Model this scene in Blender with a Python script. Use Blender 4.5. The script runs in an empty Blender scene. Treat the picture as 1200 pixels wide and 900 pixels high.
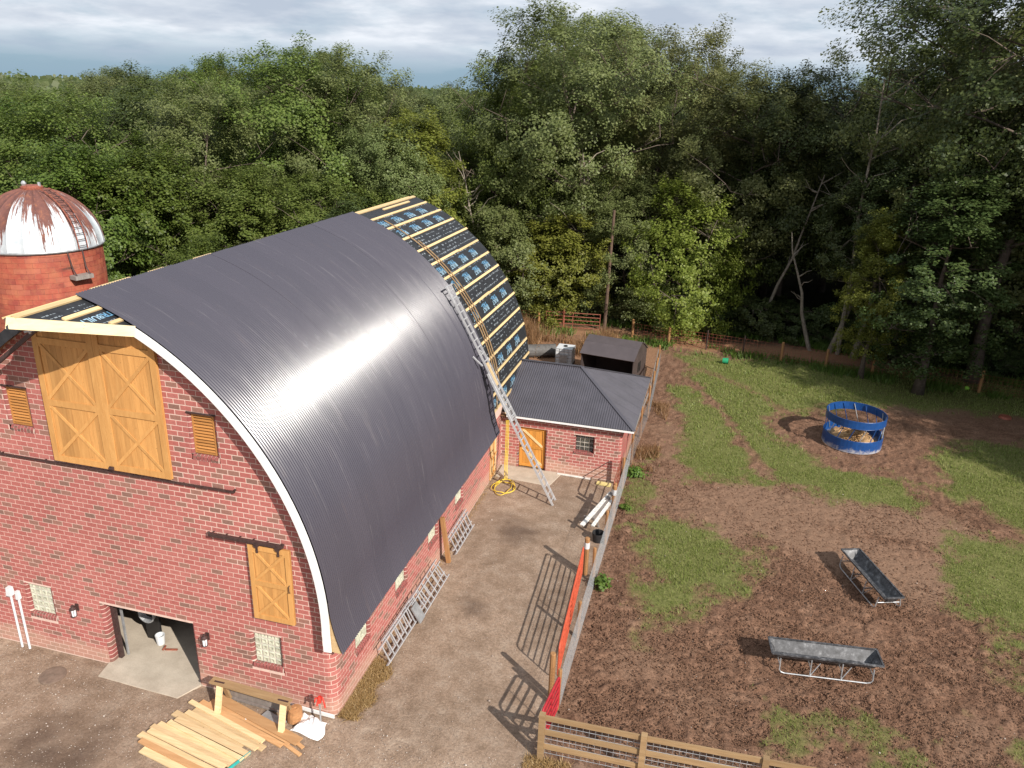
import bpy, math, random
import numpy as np
from math import sin, cos, pi, radians, sqrt, atan2, hypot, floor
from mathutils import Vector, Matrix

rnd = random.Random(7)
S = bpy.context.scene
COL = S.collection

# ------------------------------------------------------------------ camera
CAM = Vector((8.39, -14.89, 15.96))
cam = bpy.data.cameras.new('camera')
cam.sensor_width = 36.0
cam.sensor_fit = 'HORIZONTAL'
cam.lens = 27.40
cam.clip_start = 0.2
cam.clip_end = 6000
co = bpy.data.objects.new('camera', cam)
COL.objects.link(co)
yaw, pit, rol = radians(-14.40), radians(20.537), radians(1.854)
fw = Vector((sin(yaw) * cos(pit), cos(yaw) * cos(pit), -sin(pit)))
rt = Vector((cos(yaw), -sin(yaw), 0))
up = rt.cross(fw)
R_ = cos(rol) * rt + sin(rol) * up
U_ = -sin(rol) * rt + cos(rol) * up
m = Matrix((R_, U_, -fw)).transposed().to_4x4()
m.translation = CAM
co.matrix_world = m
S.camera = co

# ------------------------------------------------------------------ sky, sun, exposure
SUN_AZ, SUN_EL = radians(127.5), radians(34)
S.view_settings.view_transform = 'Standard'
S.view_settings.look = 'None'
S.view_settings.gamma = 1
S.view_settings.exposure = 0.42
W = bpy.data.worlds.new('World')
S.world = W
W.use_nodes = True
nt = W.node_tree
nt.nodes.clear()
out = nt.nodes.new('ShaderNodeOutputWorld')
bg = nt.nodes.new('ShaderNodeBackground')
bg.inputs['Strength'].default_value = 0.10
sky = nt.nodes.new('ShaderNodeTexSky')
sky.sky_type = 'NISHITA'
sky.sun_disc = False
sky.sun_elevation = SUN_EL
sky.sun_rotation = SUN_AZ
sky.air_density = 1.0
sky.dust_density = 0.6
sky.ozone_density = 1.5
tc = nt.nodes.new('ShaderNodeTexCoord')
sep = nt.nodes.new('ShaderNodeSeparateXYZ')
nt.links.new(tc.outputs['Generated'], sep.inputs[0])


def wmath(op, a, b=None, clamp=False):
    n = nt.nodes.new('ShaderNodeMath')
    n.operation = op
    n.use_clamp = clamp
    for i, v in enumerate((a, b)):
        if v is None:
            continue
        if isinstance(v, (int, float)):
            n.inputs[i].default_value = v
        else:
            nt.links.new(v, n.inputs[i])
    return n.outputs[0]


zz = wmath('ADD', wmath('MAXIMUM', sep.outputs[2], 0.0), 0.17)
cb = nt.nodes.new('ShaderNodeCombineXYZ')
nt.links.new(wmath('DIVIDE', sep.outputs[0], zz), cb.inputs[0])
nt.links.new(wmath('DIVIDE', sep.outputs[1], zz), cb.inputs[1])


def wnoise(scale, detail, rough, off):
    mp = nt.nodes.new('ShaderNodeMapping')
    mp.inputs['Location'].default_value = off
    nt.links.new(cb.outputs[0], mp.inputs[0])
    n = nt.nodes.new('ShaderNodeTexNoise')
    n.inputs['Scale'].default_value = scale
    n.inputs['Detail'].default_value = detail
    n.inputs['Roughness'].default_value = rough
    nt.links.new(mp.outputs[0], n.inputs['Vector'])
    return n.outputs['Fac']


def wramp(fac, stops):
    r = nt.nodes.new('ShaderNodeValToRGB')
    e = r.color_ramp.elements
    while len(e) < len(stops):
        e.new(0.5)
    for k, (p, c) in enumerate(stops):
        e[k].position = p
        e[k].color = (*c, 1)
    nt.links.new(fac, r.inputs[0])
    return r.outputs[0]


def wmix(f, a, b):
    x = nt.nodes.new('ShaderNodeMix')
    x.data_type = 'RGBA'
    nt.links.new(f, x.inputs[0])
    for i, v in ((6, a), (7, b)):
        if isinstance(v, tuple):
            x.inputs[i].default_value = (*v, 1)
        else:
            nt.links.new(v, x.inputs[i])
    return x.outputs[2]


n1 = wnoise(1.5, 8, 0.56, (3.1, 1.7, 0))
n2 = wnoise(1.6, 6, 0.6, (-4.0, 7.7, 2))
cloudcol = wramp(n1, [(0.36, (3.9, 4.45, 5.3)), (0.5, (5.2, 5.65, 6.3)), (0.62, (6.8, 7.1, 7.6))])
cover = wramp(n2, [(0.30, (0.55,) * 3), (0.5, (1, 1, 1))])
# the cloud deck ends in a clear blue band low over the horizon
low = wmath('SUBTRACT', sep.outputs[2], wmath('MULTIPLY', wmath('SUBTRACT', n1, 0.5), 0.05))
band = wramp(low, [(0.018, (0, 0, 0)), (0.048, (1, 1, 1))])
bx_ = nt.nodes.new('ShaderNodeRGBToBW'); nt.links.new(band, bx_.inputs[0])
cx_ = nt.nodes.new('ShaderNodeRGBToBW'); nt.links.new(cover, cx_.inputs[0])
fac = wmath('MULTIPLY', bx_.outputs[0], cx_.outputs[0])
hsv = nt.nodes.new('ShaderNodeHueSaturation')
hsv.inputs['Saturation'].default_value = 1.15
hsv.inputs['Value'].default_value = 0.75
nt.links.new(sky.outputs[0], hsv.inputs['Color'])
tint = wmix(wmath('ADD', 0.85, 0.0), hsv.outputs[0], (1.9, 3.1, 4.3))
nt.links.new(wmix(fac, tint, cloudcol), bg.inputs['Color'])
nt.links.new(bg.outputs[0], out.inputs['Surface'])

sl = bpy.data.lights.new('sun', 'SUN')
sl.energy = 5.0
sl.angle = radians(0.5)
sl.color = (1.0, 0.94, 0.86)
so = bpy.data.objects.new('sun', sl)
COL.objects.link(so)
sdir = Vector((sin(SUN_AZ) * cos(SUN_EL), cos(SUN_AZ) * cos(SUN_EL), sin(SUN_EL)))
so.rotation_euler = sdir.to_track_quat('Z', 'Y').to_euler()
so.location = sdir * 100


# ------------------------------------------------------------------ material helpers
class NT:
    def __init__(s, name):
        s.m = bpy.data.materials.new(name)
        s.m.use_nodes = True
        s.t = s.m.node_tree
        s.b = s.t.nodes['Principled BSDF']
        s.o = s.t.nodes['Material Output']
        s._tc = None

    def n(s, ty, **kw):
        x = s.t.nodes.new(ty)
        for k, v in kw.items():
            setattr(x, k, v)
        return x

    def put(s, sock, v):
        if v is None:
            return
        if isinstance(v, bpy.types.NodeSocket):
            s.t.links.new(v, sock)
        elif isinstance(v, (tuple, list)) and len(v) == 3 and sock.type == 'RGBA':
            sock.default_value = (*v, 1)
        else:
            sock.default_value = v

    def coord(s, kind='Object', scale=(1, 1, 1), rot=(0, 0, 0), loc=(0, 0, 0)):
        if s._tc is None:
            s._tc = s.n('ShaderNodeTexCoord')
        if kind == 'World':
            g = s.n('ShaderNodeNewGeometry')
            src = g.outputs['Position']
        else:
            src = s._tc.outputs[kind]
        mp = s.n('ShaderNodeMapping')
        mp.inputs['Scale'].default_value = scale
        mp.inputs['Rotation'].default_value = rot
        mp.inputs['Location'].default_value = loc
        s.t.links.new(src, mp.inputs[0])
        return mp.outputs[0]

    def noise(s, vec, scale, detail=4, rough=0.55, dist=0.0):
        x = s.n('ShaderNodeTexNoise')
        s.put(x.inputs['Vector'], vec)
        x.inputs['Scale'].default_value = scale
        x.inputs['Detail'].default_value = detail
        x.inputs['Roughness'].default_value = rough
        x.inputs['Distortion'].default_value = dist
        return x.outputs['Fac']

    def voro(s, vec, scale, feature='F1'):
        x = s.n('ShaderNodeTexVoronoi', feature=feature)
        s.put(x.inputs['Vector'], vec)
        x.inputs['Scale'].default_value = scale
        return x

    def ramp(s, fac, stops, interp='LINEAR'):
        r = s.n('ShaderNodeValToRGB')
        r.color_ramp.interpolation = interp
        e = r.color_ramp.elements
        while len(e) < len(stops):
            e.new(0.5)
        for k, (p, c) in enumerate(stops):
            e[k].position = p
            e[k].color = (c, c, c, 1) if isinstance(c, (int, float)) else (*c, 1)
        s.put(r.inputs[0], fac)
        return r.outputs[0]

    def math(s, op, a, b=None, clamp=False):
        x = s.n('ShaderNodeMath', operation=op, use_clamp=clamp)
        s.put(x.inputs[0], a)
        s.put(x.inputs[1], b)
        return x.outputs[0]

    def mix(s, f, a, b, blend='MIX'):
        x = s.n('ShaderNodeMix', data_type='RGBA', blend_type=blend)
        s.put(x.inputs[0], f)
        s.put(x.inputs[6], a)
        s.put(x.inputs[7], b)
        return x.outputs[2]

    def attr(s, name):
        x = s.n('ShaderNodeAttribute', attribute_name=name)
        return x.outputs['Fac']

    def rand(s):
        """one random number per object and per loose island"""
        o = s.n('ShaderNodeObjectInfo').outputs['Random']
        g = s.n('ShaderNodeNewGeometry').outputs['Random Per Island']
        return s.math('FRACT', s.math('ADD', o, s.math('MULTIPLY', g, 7.31)))

    def bump(s, h, strength=0.3, dist=0.02):
        x = s.n('ShaderNodeBump')
        x.inputs['Strength'].default_value = strength
        x.inputs['Distance'].default_value = dist
        s.put(x.inputs['Height'], h)
        s.t.links.new(x.outputs[0], s.b.inputs['Normal'])
        return x.outputs[0]

    def set(s, base=None, rough=None, metal=None, spec=None):
        s.put(s.b.inputs['Base Color'], base)
        s.put(s.b.inputs['Roughness'], rough)
        s.put(s.b.inputs['Metallic'], metal)
        s.put(s.b.inputs['Specular IOR Level'], spec)
        return s.m


def simple(name, col, rough=0.6, metal=0.0, var=0.25, scale=6.0, spec=0.4, bump=0.0):
    a = NT(name)
    n = a.noise(a.coord(), scale, 5, 0.6)
    lo = tuple(c * (1 - var) for c in col)
    hi = tuple(min(1, c * (1 + var)) for c in col)
    c = a.ramp(n, [(0.3, lo), (0.7, hi)])
    if bump:
        a.bump(a.noise(a.coord(), scale * 6, 3), bump, 0.01)
    return a.set(c, rough, metal, spec)


def brick_mat(name, reds, browns, darks, stain=True):
    a = NT(name)
    r = a.rand()
    n = a.noise(a.coord('World'), 14, 4, 0.65)
    base = a.ramp(r, [(0.0, reds[0]), (0.30, reds[1]), (0.55, reds[2]), (0.79, reds[0]), (0.81, browns[0]), (0.93, browns[1]), (0.955, darks), (1.0, darks)])
    c = a.mix(0.35, base, a.ramp(n, [(0.3, (0.55,) * 3), (0.7, (1.3,) * 3)]), 'MULTIPLY')
    if stain:
        p = a.n('ShaderNodeSeparateXYZ')
        a.put(p.inputs[0], a.coord('World'))
        nz = a.noise(a.coord('World'), 0.9, 4, 0.6)
        h = a.math('SUBTRACT', p.outputs[2], a.math('MULTIPLY', nz, 0.7))
        f = a.ramp(h, [(0.0, 0.72), (0.28, 0.0)])
        c = a.mix(f, c, (0.44, 0.27, 0.20))
        big = a.noise(a.coord('World'), 0.35, 3, 0.5)
        c = a.mix(0.5, c, a.ramp(big, [(0.3, (0.78,) * 3), (0.7, (1.16,) * 3)]), 'MULTIPLY')
    a.bump(n, 0.4, 0.01)
    return a.set(c, 0.8, 0, 0.3)


M = {}
M['brick'] = brick_mat('glazed clay brick', ((0.39, 0.128, 0.110), (0.365, 0.112, 0.097), (0.41, 0.146, 0.126)), ((0.27, 0.135, 0.105), (0.30, 0.148, 0.115)), (0.225, 0.122, 0.096))
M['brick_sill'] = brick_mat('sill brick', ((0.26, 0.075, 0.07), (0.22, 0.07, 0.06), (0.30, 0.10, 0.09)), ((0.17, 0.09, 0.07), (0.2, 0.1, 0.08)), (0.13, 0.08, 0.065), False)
a = NT('mortar')
nz = a.noise(a.coord('World'), 5, 5, 0.6)
M['mortar'] = a.set(a.ramp(nz, [(0.3, (0.52, 0.375, 0.315)), (0.7, (0.66, 0.49, 0.415))]), 0.9)

a = NT('silo tile')
r = a.rand()
nz = a.noise(a.coord('World'), 3.0, 6, 0.7)
n2_ = a.noise(a.coord('World', (0.5, 0.5, 2.2)), 1.3, 5, 0.65)
c = a.ramp(r, [(0.0, (0.30, 0.062, 0.042)), (0.4, (0.36, 0.085, 0.052)), (0.75, (0.25, 0.055, 0.042)), (1.0, (0.39, 0.12, 0.075))])
c = a.mix(a.ramp(nz, [(0.42, 0), (0.68, 0.75)]), c, (0.42, 0.145, 0.075))
c = a.mix(0.6, c, a.ramp(a.noise(a.coord('World', (1, 1, .6)), 1.1, 5, 0.7), [(0.3, (0.6,) * 3), (0.7, (1.25,) * 3)]), 'MULTIPLY')
c = a.mix(a.ramp(n2_, [(0.62, 0), (0.74, 0.85)]), c, (0.055, 0.03, 0.025))
a.bump(nz, 0.4, 0.02)
M['silo_tile'] = a.set(c, 0.55, 0, 0.4)
M['silo_joint'] = simple('silo joint', (0.30, 0.12, 0.085), 0.85, scale=3)

a = NT('rusty painted dome')
vec = a.coord('UV', (150, 3.0, 1))
st = a.noise(vec, 1.0, 6, 0.72, 0.3)
p = a.n('ShaderNodeSeparateXYZ')
a.put(p.inputs[0], a.coord('UV'))
orr = a.n('ShaderNodeObjectInfo').outputs['Random']
lev = a.math('ADD', a.math('MULTIPLY', p.outputs[1], 0.95), a.math('MULTIPLY', orr, 0.50))
f = a.math('ADD', a.math('SUBTRACT', lev, 0.56), a.math('MULTIPLY', a.math('SUBTRACT', st, 0.5), 1.9))
mask = a.ramp(f, [(0.0, 0), (0.07, 1)])
rust = a.ramp(a.noise(a.coord('UV', (60, 12, 1)), 1, 5, 0.7), [(0.3, (0.105, 0.045, 0.040)), (0.55, (0.16, 0.065, 0.050)), (0.75, (0.33, 0.13, 0.06))])
white = a.ramp(a.noise(a.coord('UV', (40, 9, 1)), 1, 4), [(0.3, (0.42, 0.46, 0.49)), (0.7, (0.58, 0.61, 0.63))])
M['dome'] = a.set(a.mix(mask, white, rust), a.math('ADD', 0.4, a.math('MULTIPLY', mask, 0.4)), 0, 0.4)

a = NT('charcoal steel roofing')
orr = a.n('ShaderNodeObjectInfo').outputs['Random']
nz = a.noise(a.coord('World', (1, 4, 1)), 0.8, 5, 0.65)
sc = a.noise(a.coord('World', (0.35, 11, 0.35)), 1.0, 4, 0.7)
c = a.ramp(orr, [(0.0, (0.055, 0.051, 0.066)), (1.0, (0.061, 0.056, 0.072))])
c = a.mix(a.ramp(sc, [(0.60, 0), (0.74, 0.5)]), c, (0.15, 0.14, 0.15))
c = a.mix(a.ramp(nz, [(0.6, 0), (0.8, 0.35)]), c, (0.095, 0.07, 0.07))
M['roof'] = a.set(c, a.ramp(nz, [(0.3, 0.215), (0.7, 0.30)]), 0.0, 0.66)

a = NT('black underlayment')
nz = a.noise(a.coord('World'), 7, 4, 0.6)
M['felt'] = a.set(a.ramp(nz, [(0.3, (0.014, 0.015, 0.018)), (0.7, (0.028, 0.03, 0.034))]), 0.62, 0, 0.35)
M['print_blue'] = simple('blue print', (0.12, 0.28, 0.44), 0.6, var=0.1)
M['print_pale'] = simple('pale blue print', (0.28, 0.42, 0.52), 0.6, var=0.1)
M['print_white'] = simple('white print', (0.20, 0.225, 0.245), 0.6, var=0.1)


def wood(name, a1, a2, scale=(1.2, 14, 14), rough=0.65, knots=True, rv=0.25):
    a = NT(name)
    r = a.rand()
    off = a.n('ShaderNodeVectorMath', operation='ADD')
    a.put(off.inputs[0], a.coord('World', scale))
    cbx = a.n('ShaderNodeCombineXYZ')
    for i in range(3):
        a.put(cbx.inputs[i], a.math('MULTIPLY', r, 37.0 + 11 * i))
    a.put(off.inputs[1], cbx.outputs[0])
    g = a.noise(off.outputs[0], 1.0, 6, 0.65, 0.4)
    c = a.ramp(g, [(0.25, a1), (0.75, a2)])
    c = a.mix(0.8, c, a.ramp(r, [(0.0, (1 - rv,) * 3), (0.5, (1.0,) * 3), (1.0, (1 + rv * 0.6,) * 3)]), 'MULTIPLY')
    if knots:
        v = a.voro(a.coord('World', (1.5, 1.5, 3)), 2.2)
        c = a.mix(a.ramp(v.outputs['Distance'], [(0.03, 0.8), (0.07, 0.0)]), c, tuple(x * 0.35 for x in a1))
    a.bump(g, 0.25, 0.01)
    return a.set(c, rough, 0, 0.35)


M['batten'] = wood('fresh pine batten', (0.56, 0.39, 0.19), (0.72, 0.54, 0.29), (14, 1.5, 14))
M['fascia'] = wood('fresh pine fascia', (0.66, 0.52, 0.30), (0.78, 0.66, 0.42), (3, 3, 10))
M['cedar'] = wood('oiled cedar', (0.42, 0.20, 0.060), (0.60, 0.315, 0.105), (14, 14, 1.2), rv=0.3)
M['cedar2'] = wood('oiled cedar trim', (0.47, 0.23, 0.070), (0.62, 0.335, 0.115), (9, 9, 2), rv=0.15)
M['cedar_dark'] = wood('cedar louvre', (0.36, 0.155, 0.042), (0.48, 0.22, 0.065), (2, 14, 14))
M['orange_door'] = wood('orange stained door', (0.48, 0.20, 0.035), (0.62, 0.29, 0.06), (14, 14, 1.2), rv=0.2)
M['pine'] = wood('stacked pine', (0.54, 0.37, 0.19), (0.74, 0.56, 0.33), (1.4, 18, 18), rv=0.32)
M['pine_red'] = wood('stacked reddish pine', (0.42, 0.225, 0.10), (0.56, 0.33, 0.16), (1.4, 14, 14), rv=0.25)
M['treated'] = wood('treated timber rail', (0.22, 0.135, 0.066), (0.36, 0.24, 0.125), (1.2, 14, 14), rv=0.25)
M['treated_post'] = wood('treated post', (0.24, 0.115, 0.045), (0.38, 0.20, 0.085), (14, 14, 1.2), rv=0.2)
M['grey_wood'] = wood('weathered grey wood', (0.17, 0.145, 0.13), (0.30, 0.265, 0.24), (8, 8, 1.5), rv=0.25)
M['plywood'] = wood('plywood', (0.50, 0.34, 0.17), (0.64, 0.46, 0.25), (3, 3, 9))
M['soffit'] = wood('rough deck boards', (0.16, 0.09, 0.045), (0.26, 0.15, 0.075), (14, 1.5, 6))
M['white_trim'] = simple('white trim', (0.72, 0.72, 0.71), 0.5, var=0.06)
M['white_board'] = simple('peeling white board', (0.66, 0.64, 0.60), 0.7, var=0.3, scale=9)
M['white_plastic'] = simple('white plastic', (0.60, 0.61, 0.62), 0.4, var=0.05)
M['bag'] = simple('white plastic sheet', (0.80, 0.80, 0.80), 0.5, var=0.05, bump=0.3)
M['alu'] = simple('aluminium', (0.50, 0.50, 0.51), 0.45, 0.35, var=0.12)
M['galv'] = simple('galvanised steel', (0.42, 0.43, 0.44), 0.5, 0.6, var=0.2)
M['wire'] = simple('galvanised wire', (0.20, 0.205, 0.21), 0.6, 0.2, var=0.2)
M['iron'] = simple('dark brown iron', (0.062, 0.036, 0.033), 0.55, 0.2, var=0.35, scale=12)
M['black'] = simple('black paint', (0.015, 0.014, 0.014), 0.5, var=0.3)
M['rust_rail'] = simple('rusty gate paint', (0.25, 0.075, 0.045), 0.65, 0.1, var=0.4, scale=15)
M['red_gate'] = simple('red gate paint', (0.36, 0.022, 0.03), 0.45, var=0.2)
M['orange_gate'] = simple('faded orange gate paint', (0.50, 0.085, 0.04), 0.5, var=0.25)
M['red'] = simple('red paint', (0.62, 0.045, 0.03), 0.45, var=0.1)
M['blue'] = None
M['teal'] = simple('teal end paint', (0.03, 0.36, 0.33), 0.6, var=0.15)
M['yellow'] = simple('yellow hose', (0.60, 0.42, 0.05), 0.5, var=0.15)
M['yellow_foam'] = simple('pale yellow board', (0.70, 0.58, 0.24), 0.7, var=0.08)
M['green_plastic'] = simple('green plastic', (0.02, 0.26, 0.12), 0.4, var=0.1)
M['lime'] = simple('lime plastic', (0.25, 0.5, 0.05), 0.4, var=0.1)
M['rubber'] = simple('black rubber', (0.022, 0.021, 0.022), 0.7, var=0.3)
M['kraft'] = simple('brown paper roll', (0.40, 0.20, 0.085), 0.8, var=0.2, scale=14)
M['hay'] = None
M['glass_block'] = None
M['inner_wall_shade'] = simple('inner wall in painted shade', (0.12, 0.11, 0.10), 0.9)  # inner walls coloured dark to carry the shade of the interior
M['brown_shed'] = simple('dark brown metal', (0.060, 0.045, 0.042), 0.5, var=0.2, scale=2)
M['brown_shed_roof'] = simple('brown shed roofing', (0.075, 0.060, 0.062), 0.42, var=0.12, scale=2, spec=0.5)
M['concrete_block'] = simple('pinkish masonry', (0.5, 0.34, 0.28), 0.85)

a = NT('blue feeder paint')
p = a.n('ShaderNodeSeparateXYZ')
a.put(p.inputs[0], a.coord('World'))
nz = a.noise(a.coord('World'), 5, 6, 0.7)
mud = a.ramp(a.math('ADD', p.outputs[2], a.math('MULTIPLY', a.math('SUBTRACT', nz, 0.5), 0.9)), [(0.02, 0.8), (0.22, 0.0)])
M['blue'] = a.set(a.mix(mud, a.ramp(nz, [(0.3, (0.005, 0.042, 0.16)), (0.7, (0.010, 0.065, 0.23))]), (0.42, 0.40, 0.40)), 0.4, 0, 0.5)

a = NT('hay')
nz = a.noise(a.coord('World', (1, 1, 1)), 24, 4, 0.7)
M['hay'] = a.set(a.ramp(nz, [(0.3, (0.20, 0.11, 0.045)), (0.7, (0.50, 0.31, 0.15))]), 0.9)

a = NT('glass block')
nz = a.noise(a.coord('World'), 9, 3, 0.5)
r = a.rand()
M['glass_block'] = a.set(a.mix(0.6, a.ramp(nz, [(0.3, (0.34, 0.34, 0.26)), (0.7, (0.56, 0.56, 0.44))]), a.ramp(r, [(0, (0.75,) * 3), (1, (1.1,) * 3)]), 'MULTIPLY'), 0.16, 0, 0.7)
a = NT('dark glass block')
nz = a.noise(a.coord('World'), 9, 3, 0.5)
M['glass_dark'] = a.set(a.ramp(nz, [(0.3, (0.035, 0.035, 0.03)), (0.7, (0.09, 0.085, 0.07))]), 0.12, 0, 0.7)
M['block_joint'] = simple('block joint', (0.52, 0.47, 0.40), 0.8)
a = NT('lantern glass')
M['lantern_glass'] = a.set((0.75, 0.78, 0.8), 0.08, 0, 0.6)

a = NT('poly trough')
nz = a.noise(a.coord('World'), 6, 6, 0.7)
M['trough'] = a.set(a.ramp(nz, [(0.35, (0.022, 0.022, 0.024)), (0.55, (0.075, 0.075, 0.08)), (0.75, (0.26, 0.26, 0.265))]), 0.5, 0, 0.5)

a = NT('concrete')
nz = a.noise(a.coord('World'), 1.4, 6, 0.65)
n3 = a.noise(a.coord('World'), 30, 3, 0.6)
c = a.ramp(nz, [(0.3, (0.36, 0.305, 0.24)), (0.7, (0.50, 0.43, 0.345))])
c = a.mix(0.35, c, a.ramp(n3, [(0.35, (0.75,) * 3), (0.65, (1.12,) * 3)]), 'MULTIPLY')
a.bump(n3, 0.3, 0.006)
M['concrete'] = a.set(c, 0.85, 0, 0.3)

# ground: one material, zones by attributes that say what the soil is there
a = NT('ground')
wp = a.coord('World')
n_big = a.noise(wp, 0.22, 5, 0.6)
n_mid = a.noise(wp, 1.6, 5, 0.65)
n_fine = a.noise(wp, 14, 5, 0.7)
n_vf = a.noise(wp, 60, 3, 0.6)
v = a.voro(wp, 22)
yardc = a.ramp(n_mid, [(0.28, (0.210, 0.143, 0.098)), (0.5, (0.292, 0.208, 0.150)), (0.72, (0.372, 0.284, 0.215))])
yardc = a.mix(0.6, yardc, a.ramp(n_fine, [(0.34, (0.58,) * 3), (0.66, (1.32,) * 3)]), 'MULTIPLY')
yardc = a.mix(0.5, yardc, a.ramp(n_vf, [(0.36, (0.55,) * 3), (0.64, (1.4,) * 3)]), 'MULTIPLY')
yardc = a.mix(0.55, yardc, a.ramp(n_big, [(0.38, (0.72,) * 3), (0.62, (1.2,) * 3)]), 'MULTIPLY')
spk = a.ramp(v.outputs['Distance'], [(0.10, 1.0), (0.17, 0.0)])
spk = a.math('MULTIPLY', spk, a.ramp(a.noise(wp, 2.6, 3), [(0.42, 0.0), (0.62, 0.75)]))
yardc = a.mix(spk, yardc, (0.52, 0.44, 0.38))
yardc = a.mix(a.attr('damp'), yardc, (0.075, 0.048, 0.036))
mudc = a.ramp(n_mid, [(0.3, (0.126, 0.067, 0.042)), (0.55, (0.184, 0.103, 0.066)), (0.75, (0.238, 0.143, 0.095))])
mudc = a.mix(0.7, mudc, a.ramp(n_fine, [(0.38, (0.42,) * 3), (0.62, (1.45,) * 3)]), 'MULTIPLY')
dryc = a.ramp(n_fine, [(0.3, (0.160, 0.093, 0.060)), (0.7, (0.275, 0.172, 0.115))])
mudc = a.mix(a.attr('dry'), mudc, dryc)
grassc = a.ramp(a.noise(wp, 9, 5, 0.7), [(0.3, (0.082, 0.088, 0.027)), (0.55, (0.150, 0.155, 0.050)), (0.75, (0.215, 0.195, 0.088))])
grassc = a.mix(0.4, grassc, a.ramp(n_vf, [(0.3, (0.6,) * 3), (0.7, (1.4,) * 3)]), 'MULTIPLY')
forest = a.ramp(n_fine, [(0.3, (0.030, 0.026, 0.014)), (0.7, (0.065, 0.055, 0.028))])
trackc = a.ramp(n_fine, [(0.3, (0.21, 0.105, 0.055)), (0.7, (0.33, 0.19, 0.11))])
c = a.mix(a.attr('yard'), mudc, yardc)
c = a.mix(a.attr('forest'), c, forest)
c = a.mix(a.attr('hazy_canopy'), c, a.ramp(a.noise(wp, 0.05, 5, 0.7), [(0.3, (0.022, 0.040, 0.030)), (0.7, (0.040, 0.062, 0.044))]))  # far canopy green with bluish distance haze mixed into the colour
c = a.mix(a.attr('track'), c, trackc)
c = a.mix(a.attr('grass'), c, grassc)
hgt = a.math('ADD', a.math('MULTIPLY', n_fine, 0.6), a.math('MULTIPLY', n_vf, 0.4))
a.bump(hgt, 0.8, 0.05)
M['ground'] = a.set(c, 0.95, 0, 0.15)


def leaf_mat(name, dark, mid, light, trans=0.3, hue=0.02):
    a = NT(name)
    isl = a.n('ShaderNodeNewGeometry').outputs['Random Per Island']
    orr = a.n('ShaderNodeObjectInfo').outputs['Random']
    c = a.ramp(isl, [(0.0, dark), (0.55, mid), (1.0, light)])
    h = a.n('ShaderNodeHueSaturation')
    a.put(h.inputs['Hue'], a.math('ADD', 0.5 - hue, a.math('MULTIPLY', orr, 2 * hue)))
    a.put(h.inputs['Value'], a.math('ADD', 0.8, a.math('MULTIPLY', orr, 0.4)))
    a.put(h.inputs['Color'], c)
    a.put(a.b.inputs['Base Color'], h.outputs[0])
    a.b.inputs['Roughness'].default_value = 0.5
    a.b.inputs['Specular IOR Level'].default_value = 0.35
    tr = a.n('ShaderNodeBsdfTranslucent')
    a.put(tr.inputs[0], h.outputs[0])
    mx = a.n('ShaderNodeMixShader')
    mx.inputs[0].default_value = trans
    a.t.links.new(a.b.outputs[0], mx.inputs[1])
    a.t.links.new(tr.outputs[0], mx.inputs[2])
    a.t.links.new(mx.outputs[0], a.o.inputs['Surface'])
    return a.m


M['leaf'] = leaf_mat('leaf green', (0.098, 0.136, 0.026), (0.150, 0.190, 0.040), (0.200, 0.232, 0.064), 0.48)
M['leaf_grey'] = leaf_mat('leaf grey green', (0.118, 0.142, 0.044), (0.172, 0.196, 0.066), (0.225, 0.242, 0.098), 0.46)
M['leaf_bright'] = leaf_mat('leaf bright green', (0.075, 0.125, 0.020), (0.115, 0.178, 0.030), (0.16, 0.22, 0.048), 0.40)
M['leaf_yellow'] = leaf_mat('leaf yellow green', (0.155, 0.185, 0.028), (0.225, 0.25, 0.043), (0.29, 0.305, 0.075), 0.48)
M['leaf_dark'] = leaf_mat('leaf dark green', (0.042, 0.062, 0.016), (0.066, 0.088, 0.024), (0.094, 0.116, 0.036))  # dark leaf colour; also carries the shade of the right-hand woods
M['blade'] = leaf_mat('grass blade', (0.14, 0.175, 0.038), (0.205, 0.24, 0.060), (0.30, 0.30, 0.11), 0.35)
M['brush'] = leaf_mat('dry brush', (0.14, 0.072, 0.032), (0.24, 0.13, 0.06), (0.34, 0.21, 0.11), 0.1)
M['straw'] = leaf_mat('straw', (0.24, 0.15, 0.055), (0.36, 0.235, 0.095), (0.46, 0.33, 0.15), 0.1)
M['bark'] = simple('bark', (0.105, 0.080, 0.062), 0.9, var=0.45, scale=5, bump=0.5)
M['bark_pale'] = simple('pale bare wood', (0.22, 0.185, 0.145), 0.85, var=0.35, scale=5, bump=0.4)


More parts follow.
